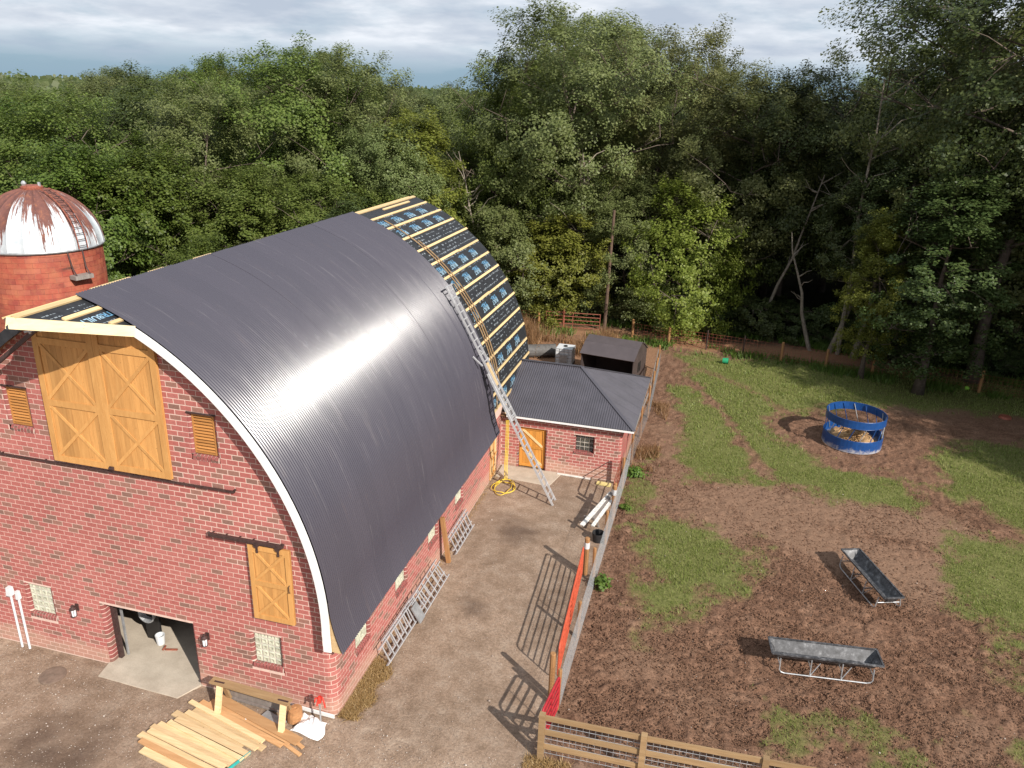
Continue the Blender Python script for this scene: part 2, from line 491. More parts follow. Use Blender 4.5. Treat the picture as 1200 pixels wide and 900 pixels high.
# ------------------------------------------------------------------ mesh helpers
class MB:
    def __init__(s):
        s.v = []
        s.f = []
        s.uv = None

    def quad(s, a, b, c, d):
        n = len(s.v)
        s.v += [tuple(a), tuple(b), tuple(c), tuple(d)]
        s.f.append((n, n + 1, n + 2, n + 3))

    def poly(s, pts):
        n = len(s.v)
        s.v += [tuple(p) for p in pts]
        s.f.append(tuple(range(n, n + len(pts))))

    def hexa(s, p):
        """8 points: bottom loop 0-3, top loop 4-7"""
        n = len(s.v)
        s.v += [tuple(q) for q in p]
        for f in ((3, 2, 1, 0), (4, 5, 6, 7), (0, 1, 5, 4), (1, 2, 6, 5), (2, 3, 7, 6), (3, 0, 4, 7)):
            s.f.append(tuple(n + i for i in f))

    def box(s, x0, x1, y0, y1, z0, z1):
        s.hexa([(x0, y0, z0), (x1, y0, z0), (x1, y1, z0), (x0, y1, z0), (x0, y0, z1), (x1, y0, z1), (x1, y1, z1), (x0, y1, z1)])

    def beam(s, p0, p1, w, h, upv=(0, 0, 1)):
        """bar from p0 to p1, width w sideways, height h along upv, centred"""
        p0 = Vector(p0); p1 = Vector(p1)
        d = (p1 - p0).normalized()
        u = Vector(upv)
        sd = d.cross(u)
        if sd.length < 1e-5:
            sd = d.cross(Vector((1, 0, 0)))
        sd.normalize()
        u = sd.cross(d).normalized()
        a = sd * w / 2
        b = u * h / 2
        s.hexa([p0 - a - b, p0 + a - b, p1 + a - b, p1 - a - b, p0 - a + b, p0 + a + b, p1 + a + b, p1 - a + b])

    def tube(s, pts, r, n=6, cap=True):
        pts = [Vector(p) for p in pts]
        rs = r if isinstance(r, (list, tuple)) else [r] * len(pts)
        base = len(s.v)
        prev = None
        for i, p in enumerate(pts):
            if i == 0:
                d = pts[1] - pts[0]
            elif i == len(pts) - 1:
                d = pts[-1] - pts[-2]
            else:
                d = pts[i + 1] - pts[i - 1]
            d.normalize()
            if prev is None:
                ref = Vector((0, 0, 1)) if abs(d.z) < 0.9 else Vector((1, 0, 0))
                x = d.cross(ref).normalized()
            else:
                x = (prev - d * prev.dot(d)).normalized()
            prev = x
            y = d.cross(x)
            for k in range(n):
                t = 2 * pi * k / n
                s.v.append(tuple(p + (x * cos(t) + y * sin(t)) * rs[i]))
        for i in range(len(pts) - 1):
            for k in range(n):
                a = base + i * n + k
                b = base + i * n + (k + 1) % n
                s.f.append((a, b, b + n, a + n))
        if cap:
            s.f.append(tuple(base + k for k in range(n))[::-1])
            e = base + (len(pts) - 1) * n
            s.f.append(tuple(e + k for k in range(n)))

    def lathe(s, prof, n=24, c=(0, 0), a0=0.0, a1=2 * pi):
        full = abs(a1 - a0 - 2 * pi) < 1e-6
        m_ = n if full else n + 1
        base = len(s.v)
        for (r, z) in prof:
            for k in range(m_):
                t = a0 + (a1 - a0) * k / n
                s.v.append((c[0] + r * cos(t), c[1] + r * sin(t), z))
        for i in range(len(prof) - 1):
            for k in range(n):
                a = base + i * m_ + k
                b = base + i * m_ + (k + 1) % m_
                s.f.append((a, b, b + m_, a + m_))


WL = {}


def link(o, parent=None):
    COL.objects.link(o)
    if parent is not None:
        o.parent = parent
    return o


def mesh_of(name, mb, mat, smooth=False):
    me = bpy.data.meshes.new(name)
    me.from_pydata([tuple(v) for v in mb.v], [], mb.f)
    if mat is not None:
        me.materials.append(mat)
    if smooth:
        me.polygons.foreach_set('use_smooth', [True] * len(me.polygons))
    me.update()
    return me


def mk(name, mb, mat, parent=None, smooth=False, at=None):
    """mesh object from world-space geometry; `at` is the origin of a top-level object"""
    o0 = Vector(WL[parent.name]) if parent is not None else Vector(at or (0, 0, 0))
    if o0.length > 0:
        mb.v = [(v[0] - o0.x, v[1] - o0.y, v[2] - o0.z) for v in mb.v]
    o = bpy.data.objects.new(name, mesh_of(name, mb, mat, smooth))
    link(o, parent)
    if parent is None:
        o.location = o0
    WL[o.name] = o0
    return o


def share(name, me, parent, loc, rot=(0, 0, 0), wl=None):
    o = bpy.data.objects.new(name, me)
    link(o, parent)
    p = Vector(WL[parent.name]) if parent is not None else Vector((0, 0, 0))
    o.location = Vector(loc) - p
    o.rotation_euler = rot
    WL[o.name] = Vector(loc)
    return o


def thing(name, label, cat, loc=(0, 0, 0), group=None):
    o = bpy.data.objects.new(name, None)
    o.empty_display_size = 0.3
    link(o)
    o.location = loc
    WL[o.name] = Vector(loc)
    return tag(o, label, cat, group)


def tag(o, label, cat, group=None):
    o['label'] = label
    o['category'] = cat
    if group:
        o['group'] = group
    return o


def np_mesh(name, V, F, mat, attrs=None):
    """V (n,3), F (m,k) numpy; all faces with k corners"""
    me = bpy.data.meshes.new(name)
    n, mm, k = len(V), len(F), F.shape[1]
    me.vertices.add(n)
    me.vertices.foreach_set('co', np.ascontiguousarray(V, dtype=np.float32).ravel())
    me.loops.add(mm * k)
    me.loops.foreach_set('vertex_index', np.ascontiguousarray(F, dtype=np.int32).ravel())
    me.polygons.add(mm)
    me.polygons.foreach_set('loop_start', np.arange(0, mm * k, k, dtype=np.int32))
    for an, av in (attrs or {}).items():
        at_ = me.attributes.new(an, 'FLOAT', 'POINT')
        at_.data.foreach_set('value', np.ascontiguousarray(av, dtype=np.float32))
    me.materials.append(mat)
    me.update(calc_edges=True)
    return me


_ng = {}


def vnoise(x, y, scale, seed):
    """smooth value noise, 0..1"""
    if seed not in _ng:
        _ng[seed] = np.random.RandomState(seed).rand(256, 256)
    g = _ng[seed]
    u = x / scale
    v_ = y / scale
    i = np.floor(u).astype(int)
    j = np.floor(v_).astype(int)
    fu = u - i
    fv = v_ - j
    fu = fu * fu * (3 - 2 * fu)
    fv = fv * fv * (3 - 2 * fv)
    A = g[i % 256, j % 256]
    B = g[(i + 1) % 256, j % 256]
    Cc = g[i % 256, (j + 1) % 256]
    D = g[(i + 1) % 256, (j + 1) % 256]
    return (A * (1 - fu) + B * fu) * (1 - fv) + (Cc * (1 - fu) + D * fu) * fv


def fbm(x, y, scale, seed, oct=4):
    t = 0
    w = 0.5
    s_ = 0
    for k in range(oct):
        t = t + w * vnoise(x + 17.3 * k, y - 9.1 * k, scale / 2 ** k, seed + k)
        s_ += w
        w *= 0.55
    return t / s_


def sstep(e0, e1, x):
    t = np.clip((x - e0) / (e1 - e0), 0, 1)
    return t * t * (3 - 2 * t)


def poly_sd(px, py, poly):
    """signed distance to polygon, positive inside"""
    d = np.full(px.shape, 1e9)
    ins = np.zeros(px.shape, bool)
    n = len(poly)
    for k in range(n):
        x0, y0 = poly[k]
        x1, y1 = poly[(k + 1) % n]
        ex, ey = x1 - x0, y1 - y0
        t = np.clip(((px - x0) * ex + (py - y0) * ey) / (ex * ex + ey * ey + 1e-9), 0, 1)
        d = np.minimum(d, np.hypot(px - x0 - t * ex, py - y0 - t * ey))
        c_ = ((y0 > py) != (y1 > py)) & (px < (x1 - x0) * (py - y0) / (y1 - y0 + 1e-12) + x0)
        ins ^= c_
    return np.where(ins, d, -d)


# ------------------------------------------------------------------ ground
GRASS = [
    [(6.9, 30.5), (9.2, 28.0), (11.5, 20.2), (11.4, 18.2), (8.4, 17.4), (7.4, 22.0)],
    [(6.2, 35.9), (17.9, 37.0), (27.7, 36.5), (32, 33), (28, 30.7), (21.5, 30.5), (18.7, 29.5), (15.0, 28.4), (12.6, 26.3), (12.3, 24.2), (13.6, 22.0), (15.8, 21.0), (17.5, 20.5), (18.2, 18.6), (17.3, 17.2), (14.6, 17.5), (11.9, 18.6), (9.9, 24.6), (8.1, 30.1)],
    [(20.0, 25.2), (30, 28.8), (30, 14), (23, 15), (20.6, 17.8), (19.1, 20.1)],
    [(18.9, 16.1), (23.4, 15.9), (22.6, 9.5), (17.8, 10.1), (17.9, 12.3)],
    [(6.7, 13.2), (7.7, 13.8), (10.7, 13.1), (11.0, 10.5), (10.1, 9.2), (8.7, 7.3), (7.7, 6.5), (7.2, 7.9)],
    [(18.5, 9.6), (21.5, 9.7), (20.8, 8.3), (18.3, 8.7)],
    [(18.2, 7.9), (20.1, 8.3), (19.4, 5.6)],
]
SPARSE = [[(11.1, 3.8), (12.7, 4.6), (13.9, 4.2), (13.7, 3.2), (12.5, 2.3), (11.3, 2.5)],
          [(5.7, 17.6), (6.5, 20.1), (7.2, 17.1), (6.6, 12.3), (5.8, 12.6)], [(14.2, 3.6), (15.6, 3.9), (15.4, 2.6), (14.3, 2.3)], [(17.0, 4.2), (18.2, 4.6), (18.0, 3.4)]]


def front_line(x):
    """y where the woods begin, for a given x"""
    return np.interp(x, [-70, -40, -22, -14, -8, -4, 8, 14, 20, 26, 34, 44], [14, 18, 25, 33, 39, 41, 41.5, 41, 39.5, 37.5, 33, 20])


def zones(X, Y):
    jit = (fbm(X, Y, 1.3, 11) - 0.5) * 2.4 + (fbm(X, Y, 0.35, 14, 2) - 0.5) * 1.3
    g = np.zeros(X.shape)
    for p_ in GRASS:
        g = np.maximum(g, sstep(-0.5, 0.8, poly_sd(X, Y, p_) + jit))
    for p_ in SPARSE:
        g = np.maximum(g, 0.75 * sstep(-0.3, 0.5, poly_sd(X, Y, p_) + jit * 1.4 - 0.15))
    # worn trails through the grass
    def trail(pts, w):
        d = np.full(X.shape, 1e9)
        for (x0, y0), (x1, y1) in zip(pts[:-1], pts[1:]):
            ex, ey = x1 - x0, y1 - y0
            t = np.clip(((X - x0) * ex + (Y - y0) * ey) / (ex * ex + ey * ey), 0, 1)
            d = np.minimum(d, np.hypot(X - x0 - t * ex, Y - y0 - t * ey))
        return 1 - sstep(w * 0.4, w * 1.3, d + jit * 0.35)
    g = g * (1 - 0.85 * trail([(7.6, 31), (9.4, 27), (11.0, 22), (12.2, 18)], 0.35))
    g = g * (1 - 0.6 * trail([(8.2, 33), (12, 29.5), (13.5, 26.5)], 0.3))
    g = g * (1 - 0.95 * (1 - sstep(1.7, 2.9, np.hypot(X - 16.0, Y - 23.6) + jit * 0.8)))
    back = sstep(-2.2, -0.4, Y - 37.6 + jit) * (X > 4.5)
    g = np.maximum(g, 0.0)
    yard = sstep(-0.25, 0.25, 5.55 - X + jit * 0.12) * (1 - sstep(22, 24, Y))
    front = sstep(-0.4, 0.5, -0.0 - Y + 0.02 * X + jit * 0.3)
    yard = np.maximum(yard, front)
    fl = front_line(X)
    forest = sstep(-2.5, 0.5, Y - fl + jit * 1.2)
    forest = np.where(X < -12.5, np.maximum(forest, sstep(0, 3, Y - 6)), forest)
    track = sstep(0.0, 0.5, Y - 37.0 + jit * 0.6) * (1 - sstep(-1.2, 0.0, Y - 40.3 + jit * 0.6)) * sstep(-7, -5, X) * (1 - sstep(15, 24, X))
    track = np.maximum(track, 0.7 * sstep(24, 25, Y) * (1 - sstep(36, 38, Y)) * sstep(-9, -7, X) * (1 - sstep(5.3, 5.8, X)))
    dry = 0.8 * sstep(0.5, 0.8, fbm(X, Y, 4.5, 31))
    dry = np.maximum(dry, 0.9 * (1 - sstep(0.2, 1.6, np.abs(poly_sd(X, Y, [(11, 16.5), (18, 16.2), (20.5, 13.5), (16.5, 11.8), (12, 14.5)])) - 0.6)))
    damp = 0.85 * (1 - sstep(0.1, 1.4, np.hypot((X - 1.9) / 1.0, (Y - 10.6) / 1.0) + jit * 0.7)) * 0.8
    damp = np.maximum(damp, 0.6 * (1 - sstep(0.1, 0.9, np.hypot(X - 2.0, Y - 5.6) + jit * 0.6)))
    damp = np.maximum(damp, 0.75 * (1 - sstep(0.1, 1.6, np.hypot((X + 6.6) / 1.3, Y + 3.2) + jit * 0.8)))
    return g, np.clip(yard, 0, 1), forest, track, dry, damp


def axis(parts):
    r = []
    for a0, a1, st in parts:
        r += list(np.arange(a0, a1 - 1e-6, st))
    return r


gx = axis([(-22, 5.6, 0.4), (5.6, 20.5, 0.085), (20.5, 40, 0.35)]) + [40]
gy = axis([(-8, -1, 0.35), (-1, 17, 0.085), (17, 30, 0.13), (30, 46, 0.35)]) + [46]
ext = [4, 9, 16, 26, 42, 70, 120, 220, 420, 800, 1500, 2600]
gx = np.array([gx[0] - e for e in ext][::-1] + gx + [gx[-1] + e for e in ext])
gy = np.array([gy[0] - e for e in ext][::-1] + gy + [gy[-1] + e for e in ext])
X, Y = np.meshgrid(gx, gy, indexing='ij')
zg, zy, zf, ztr, zdry, zdamp = zones(X, Y)
mud = (1 - zy) * (1 - zf) * (1 - ztr)
lump = np.abs(fbm(X, Y, 0.34, 41, 2) - 0.5) * 2
lump2 = np.abs(fbm(X, Y, 0.20, 43, 2) - 0.5) * 2
Z = -0.012 + mud * (1 - 0.75 * zg) * (((lump - 0.35) * 0.11 + (lump2 - 0.35) * 0.13) * (0.35 + 0.65 * (1 - zdry))) + (fbm(X, Y, 2.6, 47, 3) - 0.5) * 0.05
Z = np.where((np.abs(X) < 400) & (Y < 60), Z, 0)
Z = np.minimum(Z, 0.05)
inb = (X > -12.3) & (X < 5.6) & (Y > -0.2) & (Y < 22.8) & ((X < 0.1) | (Y > 16.0))
Z = np.where(inb, np.minimum(Z, -0.03), Z)
# far wooded ridge on the horizon
dist = np.hypot(X, Y)
Z = Z + sstep(500, 1500, dist) * (3 + 6 * vnoise(X, Y, 420, 53)) * (Y > 0)
ni, nj = X.shape
V = np.stack([X.ravel(), Y.ravel(), Z.ravel()], 1)
I, J = np.meshgrid(np.arange(ni - 1), np.arange(nj - 1), indexing='ij')
q0 = (I * nj + J).ravel()
F = np.stack([q0, q0 + nj, q0 + nj + 1, q0 + 1], 1)
me = np_mesh('ground', V, F, M['ground'], dict(grass=zg.ravel(), yard=zy.ravel(), forest=zf.ravel(), track=ztr.ravel(), dry=zdry.ravel(), damp=zdamp.ravel(), hazy_canopy=sstep(150, 260, dist).ravel() * (Y > -50).ravel()))
me.polygons.foreach_set('use_smooth', np.ones(len(F), bool))
ground = bpy.data.objects.new('ground', me)
link(ground)
ground['kind'] = 'structure'

# ------------------------------------------------------------------ brick layer
BH, BL, BJ = 0.1435, 0.328, 0.021   # course height, brick module, joint


def sub_intervals(iv, cuts):
    for c0, c1 in cuts:
        nx = []
        for a0, a1 in iv:
            if c1 <= a0 or c0 >= a1:
                nx.append((a0, a1))
            else:
                if c0 > a0:
                    nx.append((a0, c0))
                if c1 < a1:
                    nx.append((c1, a1))
        iv = nx
    return iv


def lay_bricks(u_lim, z0, z1, openings, seed):
    """running bond: u_lim(za, zb) -> (umin, umax); openings = (u0, u1, z0, z1); returns (u0, u1, za, zb)"""
    res = []
    k = 0
    z = z0
    while z < z1 - 0.03:
        za, zb = z + BJ / 2, min(z + BH, z1) - BJ / 2
        lo, hi = u_lim(za, zb)
        if hi > lo:
            cuts = [(o[0], o[1]) for o in openings if za < o[3] - 0.02 and zb > o[2] + 0.02]
            off = (k % 2) * BL / 2
            i0 = int(floor((lo - off) / BL))
            i1 = int(floor((hi - off) / BL))
            for i in range(i0, i1 + 1):
                a0 = max(lo, off + i * BL + BJ / 2)
                a1 = min(hi, off + (i + 1) * BL - BJ / 2)
                if a1 - a0 < 0.03:
                    continue
                for b0, b1 in sub_intervals([(a0, a1)], cuts):
                    if b1 - b0 > 0.03:
                        res.append((b0, b1, za, zb))
        z += BH
        k += 1
    return res


def piece(mb, pts, nrm, za, zb, dep=0.05):
    """one brick following a plan polyline pts with outward normals"""
    n = len(pts)
    b = len(mb.v)
    for z in (za, zb):
        for (x, y) in pts:
            mb.v.append((x, y, z))
    for z in (za, zb):
        for (x, y), (nx_, ny_) in zip(pts, nrm):
            mb.v.append((x - nx_ * dep, y - ny_ * dep, z))
    for i in range(n - 1):
        mb.f.append((b + i, b + i + 1, b + n + i + 1, b + n + i))
        mb.f.append((b + n + i, b + n + i + 1, b + 3 * n + i + 1, b + 3 * n + i))
        mb.f.append((b + i + 1, b + i, b + 2 * n + i, b + 2 * n + i + 1))
    mb.f.append((b, b + n, b + 3 * n, b + 2 * n))
    mb.f.append((b + n - 1, b + 2 * n - 1 + n, b + 4 * n - 1, b + 2 * n - 1))


def brick_unit(name, L, mat, dep=0.05):
    mb = MB()
    l = L / 2
    h = (BH - BJ) / 2
    c = 0.006
    # face with a small chamfer
    fr = [(-l + c, 0, -h + c), (l - c, 0, -h + c), (l - c, 0, h - c), (-l + c, 0, h - c)]
    ed = [(-l, c, -h), (l, c, -h), (l, c, h), (-l, c, h)]
    bk = [(-l, dep, -h), (l, dep, -h), (l, dep, h), (-l, dep, h)]
    mb.v = fr + ed + bk
    mb.f = [(0, 1, 2, 3)]
    for i in range(4):
        j = (i + 1) % 4
        mb.f.append((i, 4 + i, 4 + j, j)[::1])
        mb.f.append((4 + i, 8 + i, 8 + j, 4 + j))
    return mesh_of(name, mb, mat)


def in_view(p, marg=0.0):
    d = Vector(p) - CAM
    z = d.dot(fw)
    if z <= 0:
        return False
    return abs(d.dot(R_) / z) < 0.657 + marg and abs(d.dot(U_) / z) < 0.493 + marg


def wall_strips(mb, xs, tops, holes, fn, z0=-0.05):
    """flat wall with rectangular holes, in vertical strips; fn(u, z) -> point"""
    for k in range(len(xs) - 1):
        a0, a1 = xs[k], xs[k + 1]
        cuts = sorted([(h[2], h[3]) for h in holes if h[0] < a1 - 1e-6 and h[1] > a0 + 1e-6])
        z = z0
        for c0, c1 in cuts:
            if c0 > z:
                mb.quad(fn(a0, z), fn(a1, z), fn(a1, c0), fn(a0, c0))
            z = max(z, c1)
        t0, t1 = tops(a0), tops(a1)
        if max(t0, t1) > z:
            mb.quad(fn(a0, z), fn(a1, z), fn(a1, max(t1, z)), fn(a0, max(t0, z)))


def reveal(mbb, mbj, x0, x1, z0, z1, dep, sill, fn, r=0.09):
    """bullnosed brick jambs (and sill) round an opening. fn(u, d, z): u along the wall, d depth into it"""
    for sgn, xe in ((-1, x0), (1, x1)):
        path = []
        for k in range(5):
            t = pi / 2 * k / 4
            path.append((xe + sgn * (r - r * sin(t)), r - r * cos(t)))
        path.append((xe, dep))
        z = floor(z0 / BH + 1e-6) * BH
        while z < z1 - 0.02:
            za, zb = max(z, z0) + BJ / 2, min(z + BH, z1) - BJ / 2
            if zb - za > 0.03:
                n = len(path)
                P0 = [fn(u, d, za) for u, d in path]
                P1 = [fn(u, d, zb) for u, d in path]
                b = len(mbb.v)
                mbb.v += P0 + P1
                for i in range(n - 1):
                    q = (b + i, b + i + 1, b + n + i + 1, b + n + i)
                    mbb.f.append(q if sgn < 0 else q[::-1])
            z += BH
        # joint surface behind
        pj = [(xe + sgn * 0.13, 0.006)] + [(u + sgn * 0.006, d + 0.006) for u, d in path]
        for i in range(len(pj) - 1):
            (u0, d0), (u1, d1) = pj[i], pj[i + 1]
            mbj.quad(fn(u0, d0, z0), fn(u1, d1, z0), fn(u1, d1, z1), fn(u0, d0, z1))
    # soffit of the head
    mbj.quad(fn(x0, 0.0, z1), fn(x1, 0.0, z1), fn(x1, dep, z1), fn(x0, dep, z1))
    if sill:
        w = (x1 - x0 + 0.1)
        nb = max(3, int(round(w / 0.105)))
        for i in range(nb):
            ua = x0 - 0.05 + w * i / nb + 0.006
            ub = x0 - 0.05 + w * (i + 1) / nb - 0.006
            path = [(-0.012, z0 - r - 0.06)] + [(r - r * cos(pi / 2 * k / 4) - 0.012, z0 - r + r * sin(pi / 2 * k / 4)) for k in range(5)] + [(dep, z0 + 0.012)]
            for j in range(len(path) - 1):
                (d0, q0), (d1, q1) = path[j], path[j + 1]
                mbb.quad(fn(ua, d0, q0), fn(ub, d0, q0), fn(ub, d1, q1), fn(ua, d1, q1))
        mbj.quad(fn(x0 - 0.06, -0.004, z0 - r - 0.07), fn(x1 + 0.06, -0.004, z0 - r - 0.07), fn(x1 + 0.06, r * 0.5, z0 - 0.015), fn(x0 - 0.06, r * 0.5, z0 - 0.015))
        mbj.quad(fn(x0 - 0.06, r * 0.5, z0 - 0.015), fn(x1 + 0.06, r * 0.5, z0 - 0.015), fn(x1 + 0.06, dep, z0 - 0.003), fn(x0 - 0.06, dep, z0 - 0.003))


def glass_window(parent, x0, z0, nx_, nz_, bw, bh, fn, dep, mat, rz):
    """window of glass blocks: joint grid plus one pillow-faced block per opening"""
    mb = MB()
    f0, f1 = dep, dep + 0.06
    p = [fn(x0, f0, z0), fn(x0 + nx_ * bw, f0, z0), fn(x0 + nx_ * bw, f1, z0), fn(x0, f1, z0)]
    q = [fn(x0, f0, z0 + nz_ * bh), fn(x0 + nx_ * bw, f0, z0 + nz_ * bh), fn(x0 + nx_ * bw, f1, z0 + nz_ * bh), fn(x0, f1, z0 + nz_ * bh)]
    mb.hexa(p + q)
    w = mk('glass_block_window', mb, M['block_joint'], parent)
    key = (round(bw, 3), round(bh, 3), mat)
    if key not in BLK:
        b = MB()
        a_, c_ = bw / 2 - 0.012, bh / 2 - 0.012
        e_ = 0.030
        b.v = [(-a_, 0, -c_), (a_, 0, -c_), (a_, 0, c_), (-a_, 0, c_),
               (-a_ + e_, -0.028, -c_ + e_), (a_ - e_, -0.028, -c_ + e_), (a_ - e_, -0.028, c_ - e_), (-a_ + e_, -0.028, c_ - e_), (0, -0.008, 0)]
        b.f = [(0, 1, 5, 4), (1, 2, 6, 5), (2, 3, 7, 6), (3, 0, 4, 7), (4, 5, 8), (5, 6, 8), (6, 7, 8), (7, 4, 8)]
        BLK[key] = mesh_of('glass_block', b, M[mat])
    for i in range(nx_):
        for k in range(nz_):
            share('glass_block', BLK[key], w, fn(x0 + (i + 0.5) * bw, dep - 0.003, z0 + (k + 0.5) * bh), (0, 0, rz))
    return w


BLK = {}

# ------------------------------------------------------------------ the barn
AX, AZ, AR = -8.29, 3.11, 8.43      # centre and radius of the right half of the gothic arch
RX = -5.94                          # ridge
LEN = 20.45
TH_R = math.acos((RX - AX) / AR)    # angle at the ridge
Y_M0, Y_M1 = -0.34, 14.25           # extent of the metal sheets
Y_D1 = 20.72                        # far edge of the roof deck


def arc(th, r=AR, left=False):
    x, z = AX + r * cos(th), AZ + r * sin(th)
    return ((2 * RX - x) if left else x, z)


def arch_top(x, r=AR - 0.16):
    xx = x if x >= RX else 2 * RX - x
    d = r * r - (xx - AX) ** 2
    return AZ + sqrt(d) if d > 0 else 0.0


def arch_right(z, r=AR - 0.16):
    if z <= AZ:
        return AX + r
    return AX + sqrt(max(0, r * r - (z - AZ) ** 2))


barn = thing('barn', 'red brick barn with a tall round-arched charcoal metal roof still being laid', 'barn', (-5.94, 0, 0))

# openings on the front: u = x, z
OPEN_F = dict(win_l=(-9.75, -8.95, 1.25, 2.25), win_r=(-2.39, -1.59, 1.25, 2.25), door=(-7.17, -4.29, -0.1, 2.09),
              lou_l=(-9.03, -8.40, 7.33, 8.43), lou_r=(-3.49, -2.86, 7.33, 8.43))
fnF = lambda u, d, z: (u, d, z)
ARC_R = 0.30
fn_path_len = ARC_R * pi / 2


def plan(u):
    """plan of the right corner: u<0 front wall, 0..arc rounded corner, beyond it the side wall"""
    if u <= 0:
        return (-ARC_R + u, 0.0), (0.0, -1.0)
    if u < fn_path_len:
        t = u / ARC_R
        return (-ARC_R + ARC_R * sin(t), ARC_R - ARC_R * cos(t)), (sin(t), -cos(t))
    return (0.0, ARC_R + u - fn_path_len), (1.0, 0.0)


def y2u(y):
    return y - ARC_R + fn_path_len


EAVE_Z = 2.62
SIDE_W = [1.31, 4.12, 6.98, 9.84]
ops = []
for k_, o_ in OPEN_F.items():
    x0, x1, z0, z1 = o_
    g_ = 0.09
    ops.append((x0 - g_ + ARC_R, x1 + g_ + ARC_R, z0 - (0.155 if k_ != 'door' else 0), z1))
for y in SIDE_W:
    ops.append((y2u(y - 0.09), y2u(y + 0.89), 1.13 - 0.155, 2.13))
ops.append((y2u(14.36), y2u(15.20), -0.1, 2.05))
ops.append((y2u(11.75), y2u(12.35), 1.72, 2.3))
ops.append((-7.55 + ARC_R, -4.35 + ARC_R, 6.7, 9.8))     # behind the loft door


def lim_low(za, zb):
    return (-11.60 + ARC_R, y2u(LEN - 0.3))


def lim_high(za, zb):
    xr = min(arch_right(zb), -0.02)
    return (2 * RX - xr + ARC_R, xr + ARC_R)


K_LOW = int(round(EAVE_Z / BH))
low = lay_bricks(lim_low, 0.0, K_LOW * BH, ops, 1)
high = lay_bricks(lim_high, K_LOW * BH, 11.0, ops, 2)
full, rest = [], MB()
for (u0, u1, za, zb) in low + high:
    hi_course = za > K_LOW * BH - 0.02
    if hi_course or u1 <= 0:
        if abs((u1 - u0) - (BL - BJ)) < 0.004:
            full.append((u0, u1, za, zb))
        else:
            j = rnd.uniform(-0.003, 0.0)
            piece(rest, [(u0 - ARC_R, j), (u1 - ARC_R, j)], [(0, -1), (0, -1)], za, zb)
    else:
        us = [u0, u1]
        if u1 > 0 and u0 < fn_path_len:
            inner = [fn_path_len * k / 5 for k in range(6) if u0 + 0.005 < fn_path_len * k / 5 < u1 - 0.005]
            us = [u0] + inner + [u1]
        pn = [plan(u) for u in us]
        piece(rest, [q[0] for q in pn], [q[1] for q in pn], za, zb)


def brick_px(b):
    p = Vector(((b[0] + b[1]) / 2 - ARC_R, 0, (b[2] + b[3]) / 2))
    if not in_view(p, -0.01):
        return 0
    if p.z > arch_top(p.x) - 0.75:
        return 0
    d = (p - CAM).length
    dd = (p - CAM).normalized()
    return abs(dd.y) / d ** 2


full.sort(key=brick_px, reverse=True)
BRICK = brick_unit('brick', BL - BJ, M['brick'])
for (u0, u1, za, zb) in full[:299]:
    share('brick', BRICK, barn, ((u0 + u1) / 2 - ARC_R, rnd.uniform(-0.003, 0.0), (za + zb) / 2), (rnd.uniform(-0.006, 0.006), 0, rnd.uniform(-0.005, 0.005)))
for (u0, u1, za, zb) in full[299:]:
    j = rnd.uniform(-0.002, 0.0)
    k2 = rnd.uniform(-0.0015, 0.0015)
    piece(rest, [(u0 - ARC_R, j - k2), (u1 - ARC_R, j + k2)], [(0, -1), (0, -1)], za, zb)
mj = MB()
# joint surface 10 mm behind the brick faces
brk = sorted(set([-11.6] + [-11.5 + 0.25 * k for k in range(46)] + [-0.3] + [v for o in OPEN_F.values() for v in (o[0] - 0.10, o[1] + 0.10)] + [RX]))
brk = [b for b in brk if -11.6 <= b <= -0.3]
holes = [(o[0] - 0.10, o[1] + 0.10, o[2] - (0.16 if k != 'door' else 0), o[3]) for k, o in OPEN_F.items()]
wall_strips(mj, brk, lambda x: arch_top(x), holes, lambda u, z: (u, 0.0045, z))
for k in range(5):
    (xa, ya), na = plan(fn_path_len * k / 5)
    (xb, yb), nb = plan(fn_path_len * (k + 1) / 5)
    mj.quad((xa - na[0] * .0045, ya - na[1] * .0045, -0.05), (xb - nb[0] * .0045, yb - nb[1] * .0045, -0.05), (xb - nb[0] * .0045, yb - nb[1] * .0045, EAVE_Z), (xa - na[0] * .0045, ya - na[1] * .0045, EAVE_Z))
for z0_, z1_ in ((EAVE_Z, 3.11),):
    mj.quad((-0.3, 0.0045, z0_), (-0.03, 0.0045, z0_), (-0.03, 0.0045, 4.2), (-0.3, 0.0045, 5.5))
sb = sorted([0.3, LEN] + [v for y in SIDE_W for v in (y - 0.1, y + 0.9)] + [14.36, 15.20, 11.75, 12.35])
sholes = [(y - 0.1, y + 0.9, 0.97, 2.13) for y in SIDE_W] + [(14.36, 15.2, -0.1, 2.05), (11.75, 12.35, 1.72, 2.3)]
wall_strips(mj, sb, lambda y: 3.3, sholes, lambda u, z: (-0.0045, u, z))
mr = MB()
for k_, o_ in OPEN_F.items():
    if k_ == 'door':
        reveal(mr, mj, o_[0], o_[1], 0.0, o_[3], 0.38, False, fnF, 0.12)
    else:
        reveal(mr, mj, *o_, 0.17, True, fnF)
fnS = lambda u, d, z: (-d, u, z)
for y in SIDE_W:
    reveal(mr, mj, y, y + 0.8, 1.13, 2.13, 0.17, True, fnS)
o = mk('joint_wall', mj, M['mortar'], barn)
o = mk('brick_courses', rest, M['brick'], barn)
o['kind'] = 'stuff'
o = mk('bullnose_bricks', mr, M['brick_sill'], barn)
o['kind'] = 'stuff'
